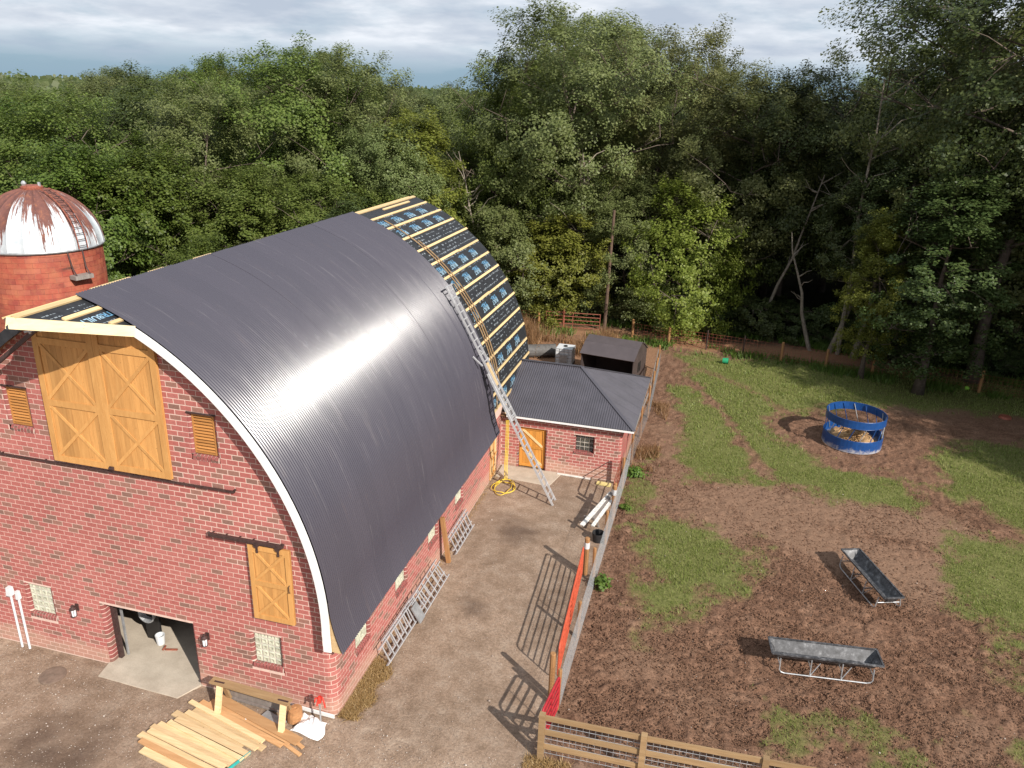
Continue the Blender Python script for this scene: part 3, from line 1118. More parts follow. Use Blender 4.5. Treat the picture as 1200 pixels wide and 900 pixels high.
# inner faces, back and left walls, floor, added loft floor
mi = MB()
mi.box(-11.9, -11.55, 0.06, LEN, -0.05, 3.4)
mi.poly([(x, LEN, z) for x, z in [(-11.86, -0.05), (-0.02, -0.05), (-0.02, 3.1)] + [arc(t, AR - 0.2) for t in np.linspace(0.02, TH_R, 14)] + [arc(t, AR - 0.2, True) for t in np.linspace(TH_R, 0.02, 14)]])
mk('outer_wall', mi, M['mortar'], barn)
mi = MB()
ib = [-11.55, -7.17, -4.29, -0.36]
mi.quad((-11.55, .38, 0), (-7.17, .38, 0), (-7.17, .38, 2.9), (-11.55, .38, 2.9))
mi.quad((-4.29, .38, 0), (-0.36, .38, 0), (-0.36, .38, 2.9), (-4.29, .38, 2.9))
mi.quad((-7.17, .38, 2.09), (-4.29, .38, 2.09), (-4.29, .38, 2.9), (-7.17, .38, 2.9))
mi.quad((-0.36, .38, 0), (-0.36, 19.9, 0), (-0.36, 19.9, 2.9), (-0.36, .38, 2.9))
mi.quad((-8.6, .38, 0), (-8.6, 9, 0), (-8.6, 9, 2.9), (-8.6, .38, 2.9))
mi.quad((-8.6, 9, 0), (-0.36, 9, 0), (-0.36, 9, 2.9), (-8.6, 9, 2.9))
mk('inner_wall', mi, M['inner_wall_shade'], barn)
mi = MB()
mi.box(-11.5, -0.3, 0.012, LEN - 0.05, 2.85, 3.0)  # unseen loft slab, added to keep the interior dark
mk('added_loft_floor', mi, M['soffit'], barn)
mi = MB()
mi.box(-7.29, -4.17, -0.01, 0.374, -0.04, 0.030)
mi.box(-8.6, -0.36, 0.382, 2.0, -0.04, 0.030)
mi.box(-8.6, -0.36, 2.008, 9.0, -0.04, 0.030)
mk('barn_floor', mi, M['concrete'], barn)
ap = MB()
ap.hexa([(-7.20, -0.58, -0.05), (-4.50, -0.66, -0.05), (-4.20, -0.016, -0.05), (-7.28, -0.016, -0.05),
         (-7.18, -0.56, 0.022), (-4.52, -0.64, 0.018), (-4.20, -0.016, 0.028), (-7.28, -0.016, 0.028)])
ap = mk('concrete_apron', ap, M['concrete'])
ap['kind'] = 'structure'
# steel jamb of the doorway
mb = MB()
mb.box(-7.165, -7.05, 0.24, 0.36, 0.03, 2.085)
mk('door_post', mb, M['iron'], barn)
mb = MB()
mb.box(-7.02, -6.965, 0.42, 0.47, 0.03, 2.05)
mk('door_track', mb, M['galv'], barn)

# windows
for x in (-9.75, -2.39):
    glass_window(barn, x, 1.25, 4, 5, 0.2, 0.2, fnF, 0.10, 'glass_block', 0)
for y in SIDE_W:
    glass_window(barn, y, 1.13, 4, 5, 0.2, 0.2, fnS, 0.10, 'glass_block', pi / 2)


# louvred vents
def louvre(x0, x1, z0, z1):
    mb = MB()
    for xa, xb in ((x0 + .002, x0 + 0.05), (x1 - 0.05, x1 - .002)):
        mb.box(xa, xb, 0.05, 0.13, z0 + 0.02, z1 - 0.003)
    mb.box(x0 + 0.05, x1 - 0.05, 0.052, 0.128, z1 - 0.06, z1 - 0.005)
    mb.box(x0 + 0.05, x1 - 0.05, 0.052, 0.128, z0 + 0.02, z0 + 0.07)
    mb.box(x0 + 0.03, x1 - 0.03, 0.14, 0.16, z0 + 0.02, z1 - 0.01)
    v_ = mk('louvre_vent', mb, M['cedar_dark'], barn)
    s_ = MB()
    s_.hexa([(-(x1 - x0) / 2 + .052, -0.045, -0.03), ((x1 - x0) / 2 - .052, -0.045, -0.03), ((x1 - x0) / 2 - .052, 0.04, 0.03), (-(x1 - x0) / 2 + .052, 0.04, 0.03),
             (-(x1 - x0) / 2 + .052, -0.05, -0.015), ((x1 - x0) / 2 - .052, -0.05, -0.015), ((x1 - x0) / 2 - .052, 0.035, 0.045), (-(x1 - x0) / 2 + .052, 0.035, 0.045)])
    me_ = mesh_of('slat', s_, M['cedar_dark'])
    n = 12
    for k in range(n):
        share('slat', me_, v_, ((x0 + x1) / 2, 0.09, z0 + 0.11 + (z1 - z0 - 0.2) * k / (n - 1)))
    mb = MB()
    mb.box(x0 - 0.09, x1 + 0.09, -0.03, 0.03, z1 + 0.003, z1 + 0.04)
    mk('lintel', mb, M['iron'], barn)


louvre(*OPEN_F['lou_l'])
louvre(*OPEN_F['lou_r'])


# board doors
def plank_strip(parent, x0, x1, z0, zt, y0, y1, w, mat, top=None):
    """vertical planks between x0 and x1; each is an object"""
    n = max(1, int(round((x1 - x0) / w)))
    for k in range(n):
        a0 = x0 + (x1 - x0) * k / n + 0.002
        a1 = x0 + (x1 - x0) * (k + 1) / n - 0.002
        ta = top(a0) if top else zt
        tb = top(a1) if top else zt
        j = rnd.uniform(-0.003, 0.003)
        mb = MB()
        mb.hexa([(a0, y0 + j, z0), (a1, y0 + j, z0), (a1, y1, z0), (a0, y1, z0), (a0, y0 + j, ta), (a1, y0 + j, tb), (a1, y1, tb), (a0, y1, ta)])
        mk('plank', mb, M[mat], parent)


def bar2(mb, a, b, w, y0, y1):
    """flat board on the door face from a to b (x, z)"""
    dx, dz = b[0] - a[0], b[1] - a[1]
    L = hypot(dx, dz)
    nx_, nz_ = -dz / L * w / 2, dx / L * w / 2
    p = [(a[0] + nx_, a[1] + nz_), (a[0] - nx_, a[1] - nz_), (b[0] - nx_, b[1] - nz_), (b[0] + nx_, b[1] + nz_)]
    mb.hexa([(x, y0, z) for x, z in p[::-1]] + [(x, y1, z) for x, z in p[::-1]])


DX0, DX1, DZ0 = -7.74, -4.19, 6.54
dtop = lambda x: min(arch_top(x, AR - 0.30) - 0.02, 9.98 + 0.42 * 2.0 * (1 - abs(x - RX) / 1.775))
for s in (0, 1):
    xa = DX0 if s == 0 else RX + 0.004
    xb = RX - 0.004 if s == 0 else DX1
    mb = MB()
    mb.hexa([(xa, -0.05, DZ0), (xb, -0.05, DZ0), (xb, -0.012, DZ0), (xa, -0.012, DZ0), (xa, -0.05, dtop(xa)), (xb, -0.05, dtop(xb)), (xb, -0.012, dtop(xb)), (xa, -0.012, dtop(xa))])
    d = mk('loft_door', mb, M['cedar'], barn)
    plank_strip(d, xa + 0.01, xb - 0.01, DZ0 + 0.01, 0, -0.068, -0.051, 0.16, 'cedar', top=lambda x: dtop(x) - 0.01)
    y0, y1 = -0.098, -0.072
    sw_ = 0.17

    def part(fn_):
        q = MB()
        fn_(q)
        return q
    for (x0_, x1_) in ((xa, xa + sw_), (xb - sw_, xb)):
        q = MB()
        q.hexa([(x0_, y0, DZ0), (x1_, y0, DZ0), (x1_, y1, DZ0), (x0_, y1, DZ0), (x0_, y0, dtop(x0_)), (x1_, y0, dtop(x1_)), (x1_, y1, dtop(x1_)), (x0_, y1, dtop(x0_))])
        mk('stile', q, M['cedar2'], d)
    for zc in (DZ0 + 0.085, 8.20, 9.86):
        q = MB()
        q.box(xa + sw_ + .001, xb - sw_ - .001, y0 + 0.002, y1, zc - 0.085, zc + 0.085)
        mk('rail', q, M['cedar2'], d)
    for (zl, zh) in ((DZ0 + 0.17, 8.115), (8.285, 9.775)):
        for fl in (0, 1):
            q = MB()
            p0, p1 = (xa + sw_, zl), (xb - sw_, zh)
            if fl:
                p0, p1 = (xa + sw_, zh), (xb - sw_, zl)
            bar2(q, p0, p1, 0.085, y0 + 0.005 + 0.004 * fl, y1 - 0.001 * fl)
            mk('brace', q, M['cedar2'], d)
# frame head over the doors follows the hood
mb = MB()
mb.tube([(-6.0, -0.12, 6.60), (-5.88, -0.12, 6.60)], 0.05, 8)
mb.beam((-5.94, -0.10, 6.50), (-5.94, -0.16, 6.66), 0.05, 0.03)
mk('door_latch', mb, M['iron'], barn)
# track under the loft door and over the small door
for (x0, x1, z, zz_, rh) in ((-9.58, -2.42, 6.43, 6.47, .045), (-3.26, -1.16, 5.15, 5.17, .085)):
    mb = MB()
    yr = -0.055 if rh < .06 else -0.115
    mb.beam((x0, yr, z), (x1, yr, zz_), rh, rh)
    for k in range(6):
        xx = x0 + 0.08 + (x1 - x0 - 0.16) * k / 5
        mb.beam((xx, 0.0, z + 0.04), (xx, yr - .02, z + 0.045), 0.04, 0.015)
    mb.tube([(x1 - 0.02, yr, zz_), (x1 + 0.03, yr, zz_ + 0.08)], 0.03, 6)
    mb.tube([(x0 + 0.02, yr, z), (x0 - 0.01, yr, z + 0.08)], 0.03, 6)
    mk('door_rail', mb, M['iron'], barn)
# small sliding door
x0, x1, z0, z1 = -2.17, -1.00, 2.84, 5.07
mb = MB()
mb.box(x0, x1, -0.075, -0.035, z0, z1)
sd = mk('sliding_door', mb, M['cedar'], barn)
plank_strip(sd, x0 + .01, x1 - .01, z0 + .01, z1 - .01, -0.092, -0.076, 0.146, 'cedar')
for xa, xb in ((x0, x0 + .13), (x1 - .13, x1)):
    q = MB(); q.box(xa, xb, -0.122, -0.094, z0, z1); mk('stile', q, M['cedar2'], sd)
for zc in (z0 + .07, (z0 + z1) / 2, z1 - .07):
    q = MB(); q.box(x0 + .131, x1 - .131, -0.120, -0.094, zc - .07, zc + .07); mk('rail', q, M['cedar2'], sd)
for zl, zh in ((z0 + .14, (z0 + z1) / 2 - .07), ((z0 + z1) / 2 + .07, z1 - .14)):
    for fl in (0, 1):
        q = MB()
        bar2(q, (x0 + .13, zl if not fl else zh), (x1 - .13, zh if not fl else zl), 0.075, -0.117 + .004 * fl, -0.094)
        mk('brace', q, M['cedar2'], sd)
for xx in (x0 + .27, x1 - .30):
    q = MB()
    q.beam((xx, -0.13, z1 - .2), (xx, -0.13, 5.13), 0.06, 0.015, (0, 1, 0))
    q.tube([(xx, -0.17, 5.10), (xx, -0.12, 5.10)], 0.07, 10)
    mk('hanger', q, M['iron'], sd)
q = MB(); q.tube([(x1 - .05, -0.13, 3.85), (x1 - .05, -0.17, 3.87), (x1 - .05, -0.17, 4.05), (x1 - .05, -0.13, 4.07)], 0.012, 6)
mk('handle', q, M['iron'], sd)

# wall lanterns
for x, z in ((-8.05, 1.70), (-3.78, 1.70)):
    mb = MB()
    mb.box(x - .05, x + .05, -0.03, 0.008, z - .02, z + .20)
    mb.tube([(x, -0.03, z + .12), (x, -0.10, z + .20), (x, -0.16, z + .20)], 0.015, 6)
    mb.lathe([(0.02, z + .26), (0.035, z + .25), (0.03, z + .2), (0.085, z + .16), (0.09, z + .12), (0.075, z + .115)], 10, (x, -0.16))
    mb.lathe([(0.07, z - .1), (0.075, z - .115), (0.03, z - .15), (0.0, z - .16)], 10, (x, -0.16))
    for k in range(4):
        t = pi / 4 + k * pi / 2
        mb.beam((x + .07 * cos(t), -0.16 + .07 * sin(t), z - .1), (x + .08 * cos(t), -0.16 + .08 * sin(t), z + .12), 0.012, 0.012)
    l_ = mk('wall_lantern', mb, M['iron'], barn)
    g_ = MB()
    g_.lathe([(0.055, z - .1), (0.065, z + .12)], 10, (x, -0.16))
    mk('lantern_glass', g_, M['lantern_glass'], l_)

# white flashing at the foot of the front wall
mb = MB()
mb.beam((-3.35, -0.035, 0.16), (-0.06, -0.05, 0.045), 0.03, 0.11)
mk('base_flashing', mb, M['white_trim'], barn)
# side door, post and hatch on the long wall
mb = MB()
mb.box(-0.05, 0.02, 14.37, 15.19, 0.02, 2.04)
sdoor = mk('side_door', mb, M['orange_door'], barn)
for y in (14.37, 14.6, 14.96, 15.08):
    q = MB(); q.box(0.021, 0.045, y, y + .11, 0.02, 2.04); mk('batten_strip', q, M['batten'], sdoor)
for zc in (0.2, 1.05, 1.9):
    q = MB(); q.box(0.046, 0.066, 14.37, 15.19, zc - .06, zc + .06); mk('rail', q, M['cedar2'], sdoor)
mb = MB()
mb.box(-0.05, 0.015, 11.76, 12.34, 1.73, 2.29)
mk('hatch', mb, M['orange_door'], barn)


# ---------------------------------------------------------------- roof
def y_start(th):
    """the deck runs out to the hood tip near the ridge"""
    t1 = math.acos((-4.43 - AX) / AR)
    if th <= t1:
        return -0.32
    f = (th - t1) / (TH_R - t1)
    return -0.32 - f * 1.92


def flare(th):
    """profile of metal and eave: below the spring line the sheet kicks out to the eave"""
    if th >= 0.10:
        return arc(th)
    t = (0.10 - th) / 0.31          # 0..1
    x0, z0 = arc(0.10)
    return (x0 + 0.04 * t + 0.285 * t * t, z0 - 1.54 * t)


ths = list(np.linspace(0, TH_R, 46))
for left in (False, True):
    r1, r0 = AR - 0.055, AR - 0.19
    mb = MB()
    base = 0
    for th in ths:
        ys = y_start(th)
        for r, y in ((r1, ys), (r1, Y_D1), (r0, Y_D1), (r0, ys)):
            x, z = arc(th, r, left)
            if th >= TH_R - 1e-6:
                x = RX
            mb.v.append((x, y, z))
    for i in range(len(ths) - 1):
        for k in range(4):
            a, b = i * 4 + k, i * 4 + (k + 1) % 4
            f = (a, b, b + 4, a + 4)
            mb.f.append(f if not left else f[::-1])
    mb.f.append((0, 1, 2, 3))
    e = (len(ths) - 1) * 4
    mb.f.append((e, e + 1, e + 2, e + 3))
    o = mk('roof_deck', mb, M['felt'], barn)
    if left:
        o['label'] = 'black underlayment on the far roof slope'

# underside boards of the hood and eaves
mb = MB()
for i in range(len(ths) - 1):
    for left in (False, True):
        q = []
        for th in (ths[i], ths[i + 1]):
            x, z = arc(th, AR - 0.198, left)
            if th >= TH_R - 1e-6:
                x = RX
            q.append((x, y_start(th) + 0.01, z, 0.05))
        mb.quad((q[0][0], q[0][1], q[0][2]), (q[1][0], q[1][1], q[1][2]), (q[1][0], 0.06, q[1][2]), (q[0][0], 0.06, q[0][2]))
mk('soffit', mb, M['soffit'], barn)


# battens
def batten(th, ya, yb, left=False, w=0.10):
    x, z = arc(th, AR - 0.033, left)
    n = Vector((x - (AX if not left else 2 * RX - AX), 0, z - AZ)).normalized()
    mb = MB()
    mb.beam((x, ya, z), (x, yb, z), w, 0.042, n)
    return mk('batten', mb, M['batten'], barn)


STEP = radians(5.22)
th_list = [radians(68.6) - STEP * k for k in range(14)]
for k, th in enumerate(th_list):
    ya = 14.18 + rnd.uniform(0.0, 0.1)
    if k % 3 == 1:
        batten(th, ya - 0.02, 17.2 + rnd.uniform(-.5, .5))
        batten(th - 0.002, 17.2 + 0.52, Y_D1 - 0.05 + rnd.uniform(-.1, .08))
        batten(th + 0.001, 17.75 - 1.05, 17.71)
    else:
        batten(th, ya - 0.02, Y_D1 - 0.05 + rnd.uniform(-.1, .08))
batten(TH_R - 0.012, 14.2, Y_D1 - 0.06, w=0.14)
batten(TH_R - 0.042, 16.5, 19.4, w=0.10)
# hood battens between the fascia and the first metal sheet
batten(TH_R - 0.010, -2.15, Y_M0 + 0.05, w=0.13)
batten(radians(69.3), y_start(radians(69.3)) + 0.06, Y_M0 + 0.05, w=0.11)
batten(radians(65.2), y_start(radians(65.2)) + 0.06, Y_M0 + 0.05, w=0.10)
# far slope: battens only
for k in range(13):
    batten(radians(71.6) - STEP * k, -0.1, Y_D1 - 0.05, True)
batten(TH_R - 0.03, -2.1, Y_D1 - 0.1, True, 0.12)

# strips of blocking running down the roof beside the open edge
for y, wv, t0, t1 in ((15.05, 0.055, 66.5, 3), (15.30, 0.05, 56, 5), (14.80, 0.05, 40, 1)):
    mb = MB()
    pts = [arc(radians(t), AR + 0.012) for t in np.linspace(t0, t1, 24)]
    for (xa, za), (xb, zb) in zip(pts[:-1], pts[1:]):
        mb.beam((xa, y, za), (xb, y, zb), wv, 0.03, (xa - AX, 0, za - AZ))
    mk('roofer_strip', mb, M['treated'], barn)

# ---- printed lettering on the underlayment (flat print)
_txt = {}


def text_mesh(body, size, mat, name, wide=1.0):
    cu = bpy.data.curves.new(name, 'FONT')
    cu.body = body
    cu.size = size
    cu.align_x = 'CENTER'
    cu.align_y = 'CENTER'
    cu.offset = size * 0.02
    cu.resolution_u = 2
    ob = bpy.data.objects.new(name, cu)
    COL.objects.link(ob)
    dg = bpy.context.evaluated_depsgraph_get()
    me = bpy.data.meshes.new_from_object(ob.evaluated_get(dg))
    bpy.data.objects.remove(ob)
    me.materials.clear()
    me.materials.append(M[mat])
    for v_ in me.vertices:
        v_.co.x *= wide
    return me


def deck_print(me, th, y, flip=True):
    """lay a text mesh (local x along the baseline, local y up the letter) on the right-hand deck"""
    r = AR - 0.055 + 0.006
    x, z = arc(th, r)
    n = Vector((cos(th), 0, sin(th)))
    down = Vector((sin(th), 0, -cos(th)))
    ex = Vector((0, -1, 0)) if flip else Vector((0, 1, 0))
    ey = down if flip else -down
    mt = Matrix((ex, ey, n)).transposed().to_4x4()
    o = bpy.data.objects.new('printed_lettering', me)
    link(o, barn)
    mt.translation = Vector((x, y, z)) - Vector(WL[barn.name])
    o.matrix_local = mt


T1 = text_mesh('TRI', 0.25, 'print_blue', 'letters_tri')
T2 = text_mesh('BUILT', 0.25, 'print_pale', 'letters_built')
deck_print(T1, radians(67.5), -0.42)
deck_print(T2, radians(67.5), -0.86)
S1 = text_mesh('TRI-', 0.25, 'print_blue', 'letters_tri_small', 1.75)
S2 = text_mesh('BUILT', 0.25, 'print_pale', 'letters_built_small', 1.2)
for row in (0, 1, 4, 5, 7, 10, 12):
    th = th_list[row] - STEP * 0.5
    for k in range(5):
        y = 14.75 + 1.42 * k + (0.35 if row % 2 else 0.0)
        if y > 20.3:
            continue
        deck_print(S1, th + 0.010, y)
        deck_print(S2, th - 0.013, y)
# rows of small print: short raised dashes
mp_ = MB()
R3 = random.Random(3)


def dash(th, y0, y1, hgt):
    r = AR - 0.055 + 0.005
    a = arc(th - hgt / 2 / r, r)
    b = arc(th + hgt / 2 / r, r)
    mp_.quad((a[0], y0, a[1]), (a[0], y1, a[1]), (b[0], y1, b[1]), (b[0], y0, b[1]))


for row in range(13):
    printed = row in (0, 1, 4, 5, 7, 10, 12)
    for f, dens in (((0.12, 0.55), (0.88, 0.4)) if printed else ((0.25, 0.7), (0.5, 0.35), (0.72, 0.75))):
        th = th_list[row] - STEP * f
        y = 14.3
        while y < Y_D1 - 0.2:
            w_ = R3.uniform(0.05, 0.16)
            if R3.random() < dens:
                dash(th + R3.uniform(-.002, .002), y, y + w_, R3.choice((0.028, 0.045, 0.075)))
            y += w_ + R3.uniform(0.03, 0.12)
for thd, y0_ in ((71.4, -1.75), (70.4, -1.6), (68.0, -1.05), (65.9, -0.85)):
    y = y0_
    while y < Y_M0 - 0.05:
        w_ = R3.uniform(0.03, 0.1)
        if R3.random() < 0.8:
            dash(radians(thd), y, y + w_, R3.choice((0.02, 0.03, 0.045)))
        y += w_ + R3.uniform(0.02, 0.05)
o = mk('small_print', mp_, M['print_white'], barn)
o['kind'] = 'stuff'

# ---- corrugated sheets
NSH = 17
PW = (Y_M1 - Y_M0) / NSH
PITCH = PW / 10
prof = []
tv = list(np.linspace(TH_R + 0.004, 0.10, 34)) + list(np.linspace(0.07, -0.21, 10))
for th in tv:
    x, z = flare(th) if th < 0.10 else arc(th)
    prof.append((x, z))
pn = []
for i, (x, z) in enumerate(prof):
    a_ = prof[max(0, i - 1)]
    b_ = prof[min(len(prof) - 1, i + 1)]
    tx, tz = b_[0] - a_[0], b_[1] - a_[1]
    L = hypot(tx, tz)
    pn.append((-tz / L, tx / L))
SUBD = 8
nc = 10 * SUBD + 3
Vv, Ff = [], []
for j in range(nc):
    y = j * PITCH / SUBD
    hgt = 0.0152 * cos(2 * pi * j / SUBD) + 0.0154
    for (x, z), (nx_, nz_) in zip(prof, pn):
        lap = 0.012 * j / (nc - 1)
        Vv.append((x + nx_ * (hgt + lap), y, z + nz_ * (hgt + lap)))
npf = len(prof)
for j in range(nc - 1):
    for i in range(npf - 1):
        a_ = j * npf + i
        Ff.append((a_, a_ + 1, a_ + npf + 1, a_ + npf))
sheet = np_mesh('roof_sheet', np.array(Vv), np.array(Ff)[:, ::-1], M['roof'])
sheet.polygons.foreach_set('use_smooth', np.ones(len(Ff), bool))
for k in range(NSH):
    o = bpy.data.objects.new('roof_sheet', sheet)
    link(o, barn)
    t = rnd.uniform(-0.004, 0.004)
    o.location = Vector((t * 0.6, Y_M0 + k * PW, 0.002 + 0.0015 * (k % 2))) - Vector(WL[barn.name])
    o.rotation_euler = (0, rnd.uniform(-0.0012, 0.0012), rnd.uniform(-0.003, 0.003))

# white rake trim on the front edge, fascia of the hood, dark far rake
mb = MB()
t_hi = math.acos((-4.43 - AX) / AR)
pts = [arc(t, AR - 0.115) for t in np.linspace(t_hi, 0.02, 30)] + [(AX + AR - 0.115 + 0.005 * k, AZ - 0.16 - 0.165 * k) for k in range(4)]
prev = None
W2 = 0.105
loop = []
for i, (x, z) in enumerate(pts):
    a_ = pts[max(0, i - 1)]
    b_ = pts[min(len(pts) - 1, i + 1)]
    tx, tz = b_[0] - a_[0], b_[1] - a_[1]
    L = hypot(tx, tz)
    nx_, nz_ = -tz / L, tx / L
    loop.append(((x - nx_ * W2, z - nz_ * W2), (x + nx_ * W2, z + nz_ * W2)))
for i, (p, q) in enumerate(loop):
    for y in (-0.375, -0.335):
        mb.v.append((p[0], y, p[1]))
        mb.v.append((q[0], y, q[1]))
    if i:
        b0, a0 = i * 4, (i - 1) * 4
        mb.f += [(a0, a0 + 1, b0 + 1, b0), (a0 + 1, a0 + 3, b0 + 3, b0 + 1), (a0 + 3, a0 + 2, b0 + 2, b0 + 3), (a0 + 2, a0, b0, b0 + 2)]
mb.f += [(0, 2, 3, 1), tuple(len(mb.v) - 4 + k for k in (0, 1, 3, 2))]
mk('rake_trim', mb, M['white_trim'], barn)
# plywood closing the flared eave behind the trim
mb = MB()
fp = [flare(th) for th in np.linspace(0.09, -0.205, 9)]
poly = [(x - 0.015, z) for x, z in fp] + [(0.11, 2.44), (0.10, 3.9)]
mb.poly([(x, -0.30, z) for x, z in poly])
mb.poly([(x, -0.27, z) for x, z in poly][::-1])
mb.quad((0.11, -0.30, 2.44), (0.11, LEN * 0.68, 2.44), (0.36, LEN * 0.68, 2.42), (0.36, -0.30, 2.42))
mk('eave_closure', mb, M['plywood'], barn)
mb = MB()
mb.beam((-4.40, -0.375, 10.50), (RX - 0.01, -2.285, 11.06), 0.045, 0.25, (0, 0, 1))
mk('hood_fascia', mb, M['fascia'], barn)
mb = MB()
mb.beam((2 * RX + 4.40, -0.375, 10.50), (RX + 0.01, -2.285, 11.04), 0.045, 0.25, (0, 0, 1))
pts = [arc(t, AR - 0.14, True) for t in np.linspace(t_hi, 0.02, 24)]
for (xa, za), (xb, zb) in zip(pts[:-1], pts[1:]):
    mb.beam((xa, -0.335, za), (xb, -0.335, zb), 0.04, 0.26, (xa - (2 * RX - AX), 0, za - AZ))
o = mk('dark_rake', mb, M['felt'], barn)
mb = MB()
for q in ((((-7.0, -0.55, 10.35)), (-9.4, -0.5, 8.62)),):
    mb.beam(q[0], q[1], 0.07, 0.10)
mk('hood_strut', mb, M['iron'], barn)
mb = MB()
mb.beam((-6.95, -0.95, 10.38), (-6.35, -1.0, 10.55), 0.05, 0.05)
mb.tube([(-6.65, -0.95, 10.47), (-6.65, -0.95, 10.75)], 0.02, 6)
mb.tube([(-6.80, -0.95, 10.35), (-6.80, -0.95, 10.48)], 0.035, 6)
mb.tube([(-6.45, -0.98, 10.45), (-6.45, -0.98, 10.62)], 0.03, 6)
mk('hay_trolley', mb, M['galv'], barn)
# ridge: scraps of batten showing above the sheets
for ya, yb in ((0.25, 1.6), (2.3, 2.9), (4.2, 5.0)):
    mb = MB()
    mb.beam((RX - 0.10, ya, 11.20), (RX - 0.10, yb, 11.20), 0.07, 0.05)
    mk('ridge_batten', mb, M['batten'], barn)

# ------------------------------------------------------------------ brick lean-to shed
SX, SY0, SY1 = 5.43, 16.11, 22.45
shed = thing('brick_shed', 'low brick shed with dark hipped metal roof built against the barn side', 'shed', (2.7, 16.1, 0))
WIN2 = (3.39, 4.19, 1.17, 1.97)
DOOR2 = (0.83, 2.04, 0.0, 2.0)
SC = 0.14
sl_len = SC * pi / 2


def plan2(u):
    """front wall, rounded corner, right side wall; u = 0 at the start of the corner"""
    if u <= 0:
        return (SX - SC + u, SY0), (0.0, -1.0)
    if u < sl_len:
        t = u / SC
        return (SX - SC + SC * sin(t), SY0 + SC - SC * cos(t)), (sin(t), -cos(t))
    return (SX, SY0 + SC + u - sl_len), (1.0, 0.0)


ops2 = [(WIN2[0] - .08 - SX + SC, WIN2[1] + .08 - SX + SC, WIN2[2] - .14, WIN2[3]), (DOOR2[0] - .08 - SX + SC, DOOR2[1] + .08 - SX + SC, -.1, DOOR2[3])]
bs = lay_bricks(lambda a_, b_: (0.012 - SX + SC, SY1 - SY0 - SC + sl_len), 0.0, 2.52, ops2, 5)
rest2 = MB()
cnt = 0
for (u0, u1, za, zb) in bs:
    if u1 <= 0 and abs((u1 - u0) - (BL - BJ)) < 0.004 and cnt < 298:
        share('brick', BRICK, shed, ((u0 + u1) / 2 + SX - SC, SY0 + rnd.uniform(-0.003, 0.003), (za + zb) / 2))
        cnt += 1
    else:
        us = [u0, u1]
        if u1 > 0 and u0 < sl_len:
            us = [u0] + [sl_len * k / 4 for k in range(5) if u0 + .005 < sl_len * k / 4 < u1 - .005] + [u1]
        q = [plan2(u) for u in us]
        piece(rest2, [a_[0] for a_ in q], [a_[1] for a_ in q], za, zb)
o = mk('brick_courses', rest2, M['brick'], shed)
o['kind'] = 'stuff'
mj = MB()
mr = MB()
fnS2 = lambda u, d, z: (u, SY0 + d, z)
wall_strips(mj, [0.0, DOOR2[0] - .09, DOOR2[1] + .09, WIN2[0] - .09, WIN2[1] + .09, SX - SC], lambda x: 2.6,
            [(DOOR2[0] - .09, DOOR2[1] + .09, -.1, 2.0), (WIN2[0] - .09, WIN2[1] + .09, WIN2[2] - .14, WIN2[3])], lambda u, z: (u, SY0 + 0.0045, z))
for k in range(4):
    (xa, ya), na = plan2(sl_len * k / 4)
    (xb, yb), nb = plan2(sl_len * (k + 1) / 4)
    mj.quad((xa - na[0] * .0045, ya - na[1] * .0045, -.05), (xb - nb[0] * .0045, yb - nb[1] * .0045, -.05), (xb - nb[0] * .0045, yb - nb[1] * .0045, 2.6), (xa - na[0] * .0045, ya - na[1] * .0045, 2.6))
mj.quad((SX - .0045, SY0 + SC, -.05), (SX - .0045, SY1, -.05), (SX - .0045, SY1, 2.6), (SX - .0045, SY0 + SC, 2.6))
mj.quad((SX - .01, SY1, -.05), (0, SY1, -.05), (0, SY1, 2.6), (SX - .01, SY1, 2.6))
reveal(mr, mj, *WIN2, 0.26, True, fnS2, 0.07)
reveal(mr, mj, *DOOR2, 0.30, False, fnS2, 0.07)
mk('joint_wall', mj, M['mortar'], shed)
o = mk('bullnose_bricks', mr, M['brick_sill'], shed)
o['kind'] = 'stuff'
glass_window(shed, WIN2[0], WIN2[2], 4, 4, 0.2, 0.2, fnS2, 0.20, 'glass_dark', 0)
mb = MB()
mb.box(DOOR2[0] + .01, DOOR2[1] - .01, SY0 + .16, SY0 + .20, 0.02, 1.98)
d = mk('plank_door', mb, M['orange_door'], shed)
plank_strip(d, DOOR2[0] + .03, DOOR2[1] - .03, 0.03, 1.97, SY0 + .144, SY0 + .159, 0.15, 'orange_door')
ya, yb = SY0 + .112, SY0 + .142
for xa, xb in ((DOOR2[0] + .02, DOOR2[0] + .13), (DOOR2[1] - .13, DOOR2[1] - .02)):
    q = MB(); q.box(xa, xb, ya, yb, 0.03, 1.97); mk('stile', q, M['orange_door'], d)
for zc in (0.1, 1.0, 1.9):
    q = MB(); q.box(DOOR2[0] + .131, DOOR2[1] - .131, ya + .002, yb, zc - .06, zc + .06); mk('rail', q, M['orange_door'], d)
for zl, zh in ((0.16, .94), (1.06, 1.84)):
    q = MB(); bar2(q, (DOOR2[0] + .13, zh), (DOOR2[1] - .13, zl), 0.10, ya + .004, yb - .002); mk('brace', q, M['batten'], d)
mb = MB()
mb.tube([(DOOR2[0] + .1, ya - .03, .98), (DOOR2[0] + .1, ya - .03, 1.1)], 0.02, 6)
mk('handle', mb, M['iron'], d)
# hipped roof: front slope, right slope, back slope, each of ribbed sheets
E1 = Vector((0.30, 15.74, 2.64)); E2 = Vector((5.94, 15.74, 2.64)); E3 = Vector((5.94, 22.86, 2.60)); E4 = Vector((-0.02, 22.86, 2.60))
AP = Vector((2.95, 19.25, 4.03)); RL = Vector((-0.9, 19.25, 4.03))


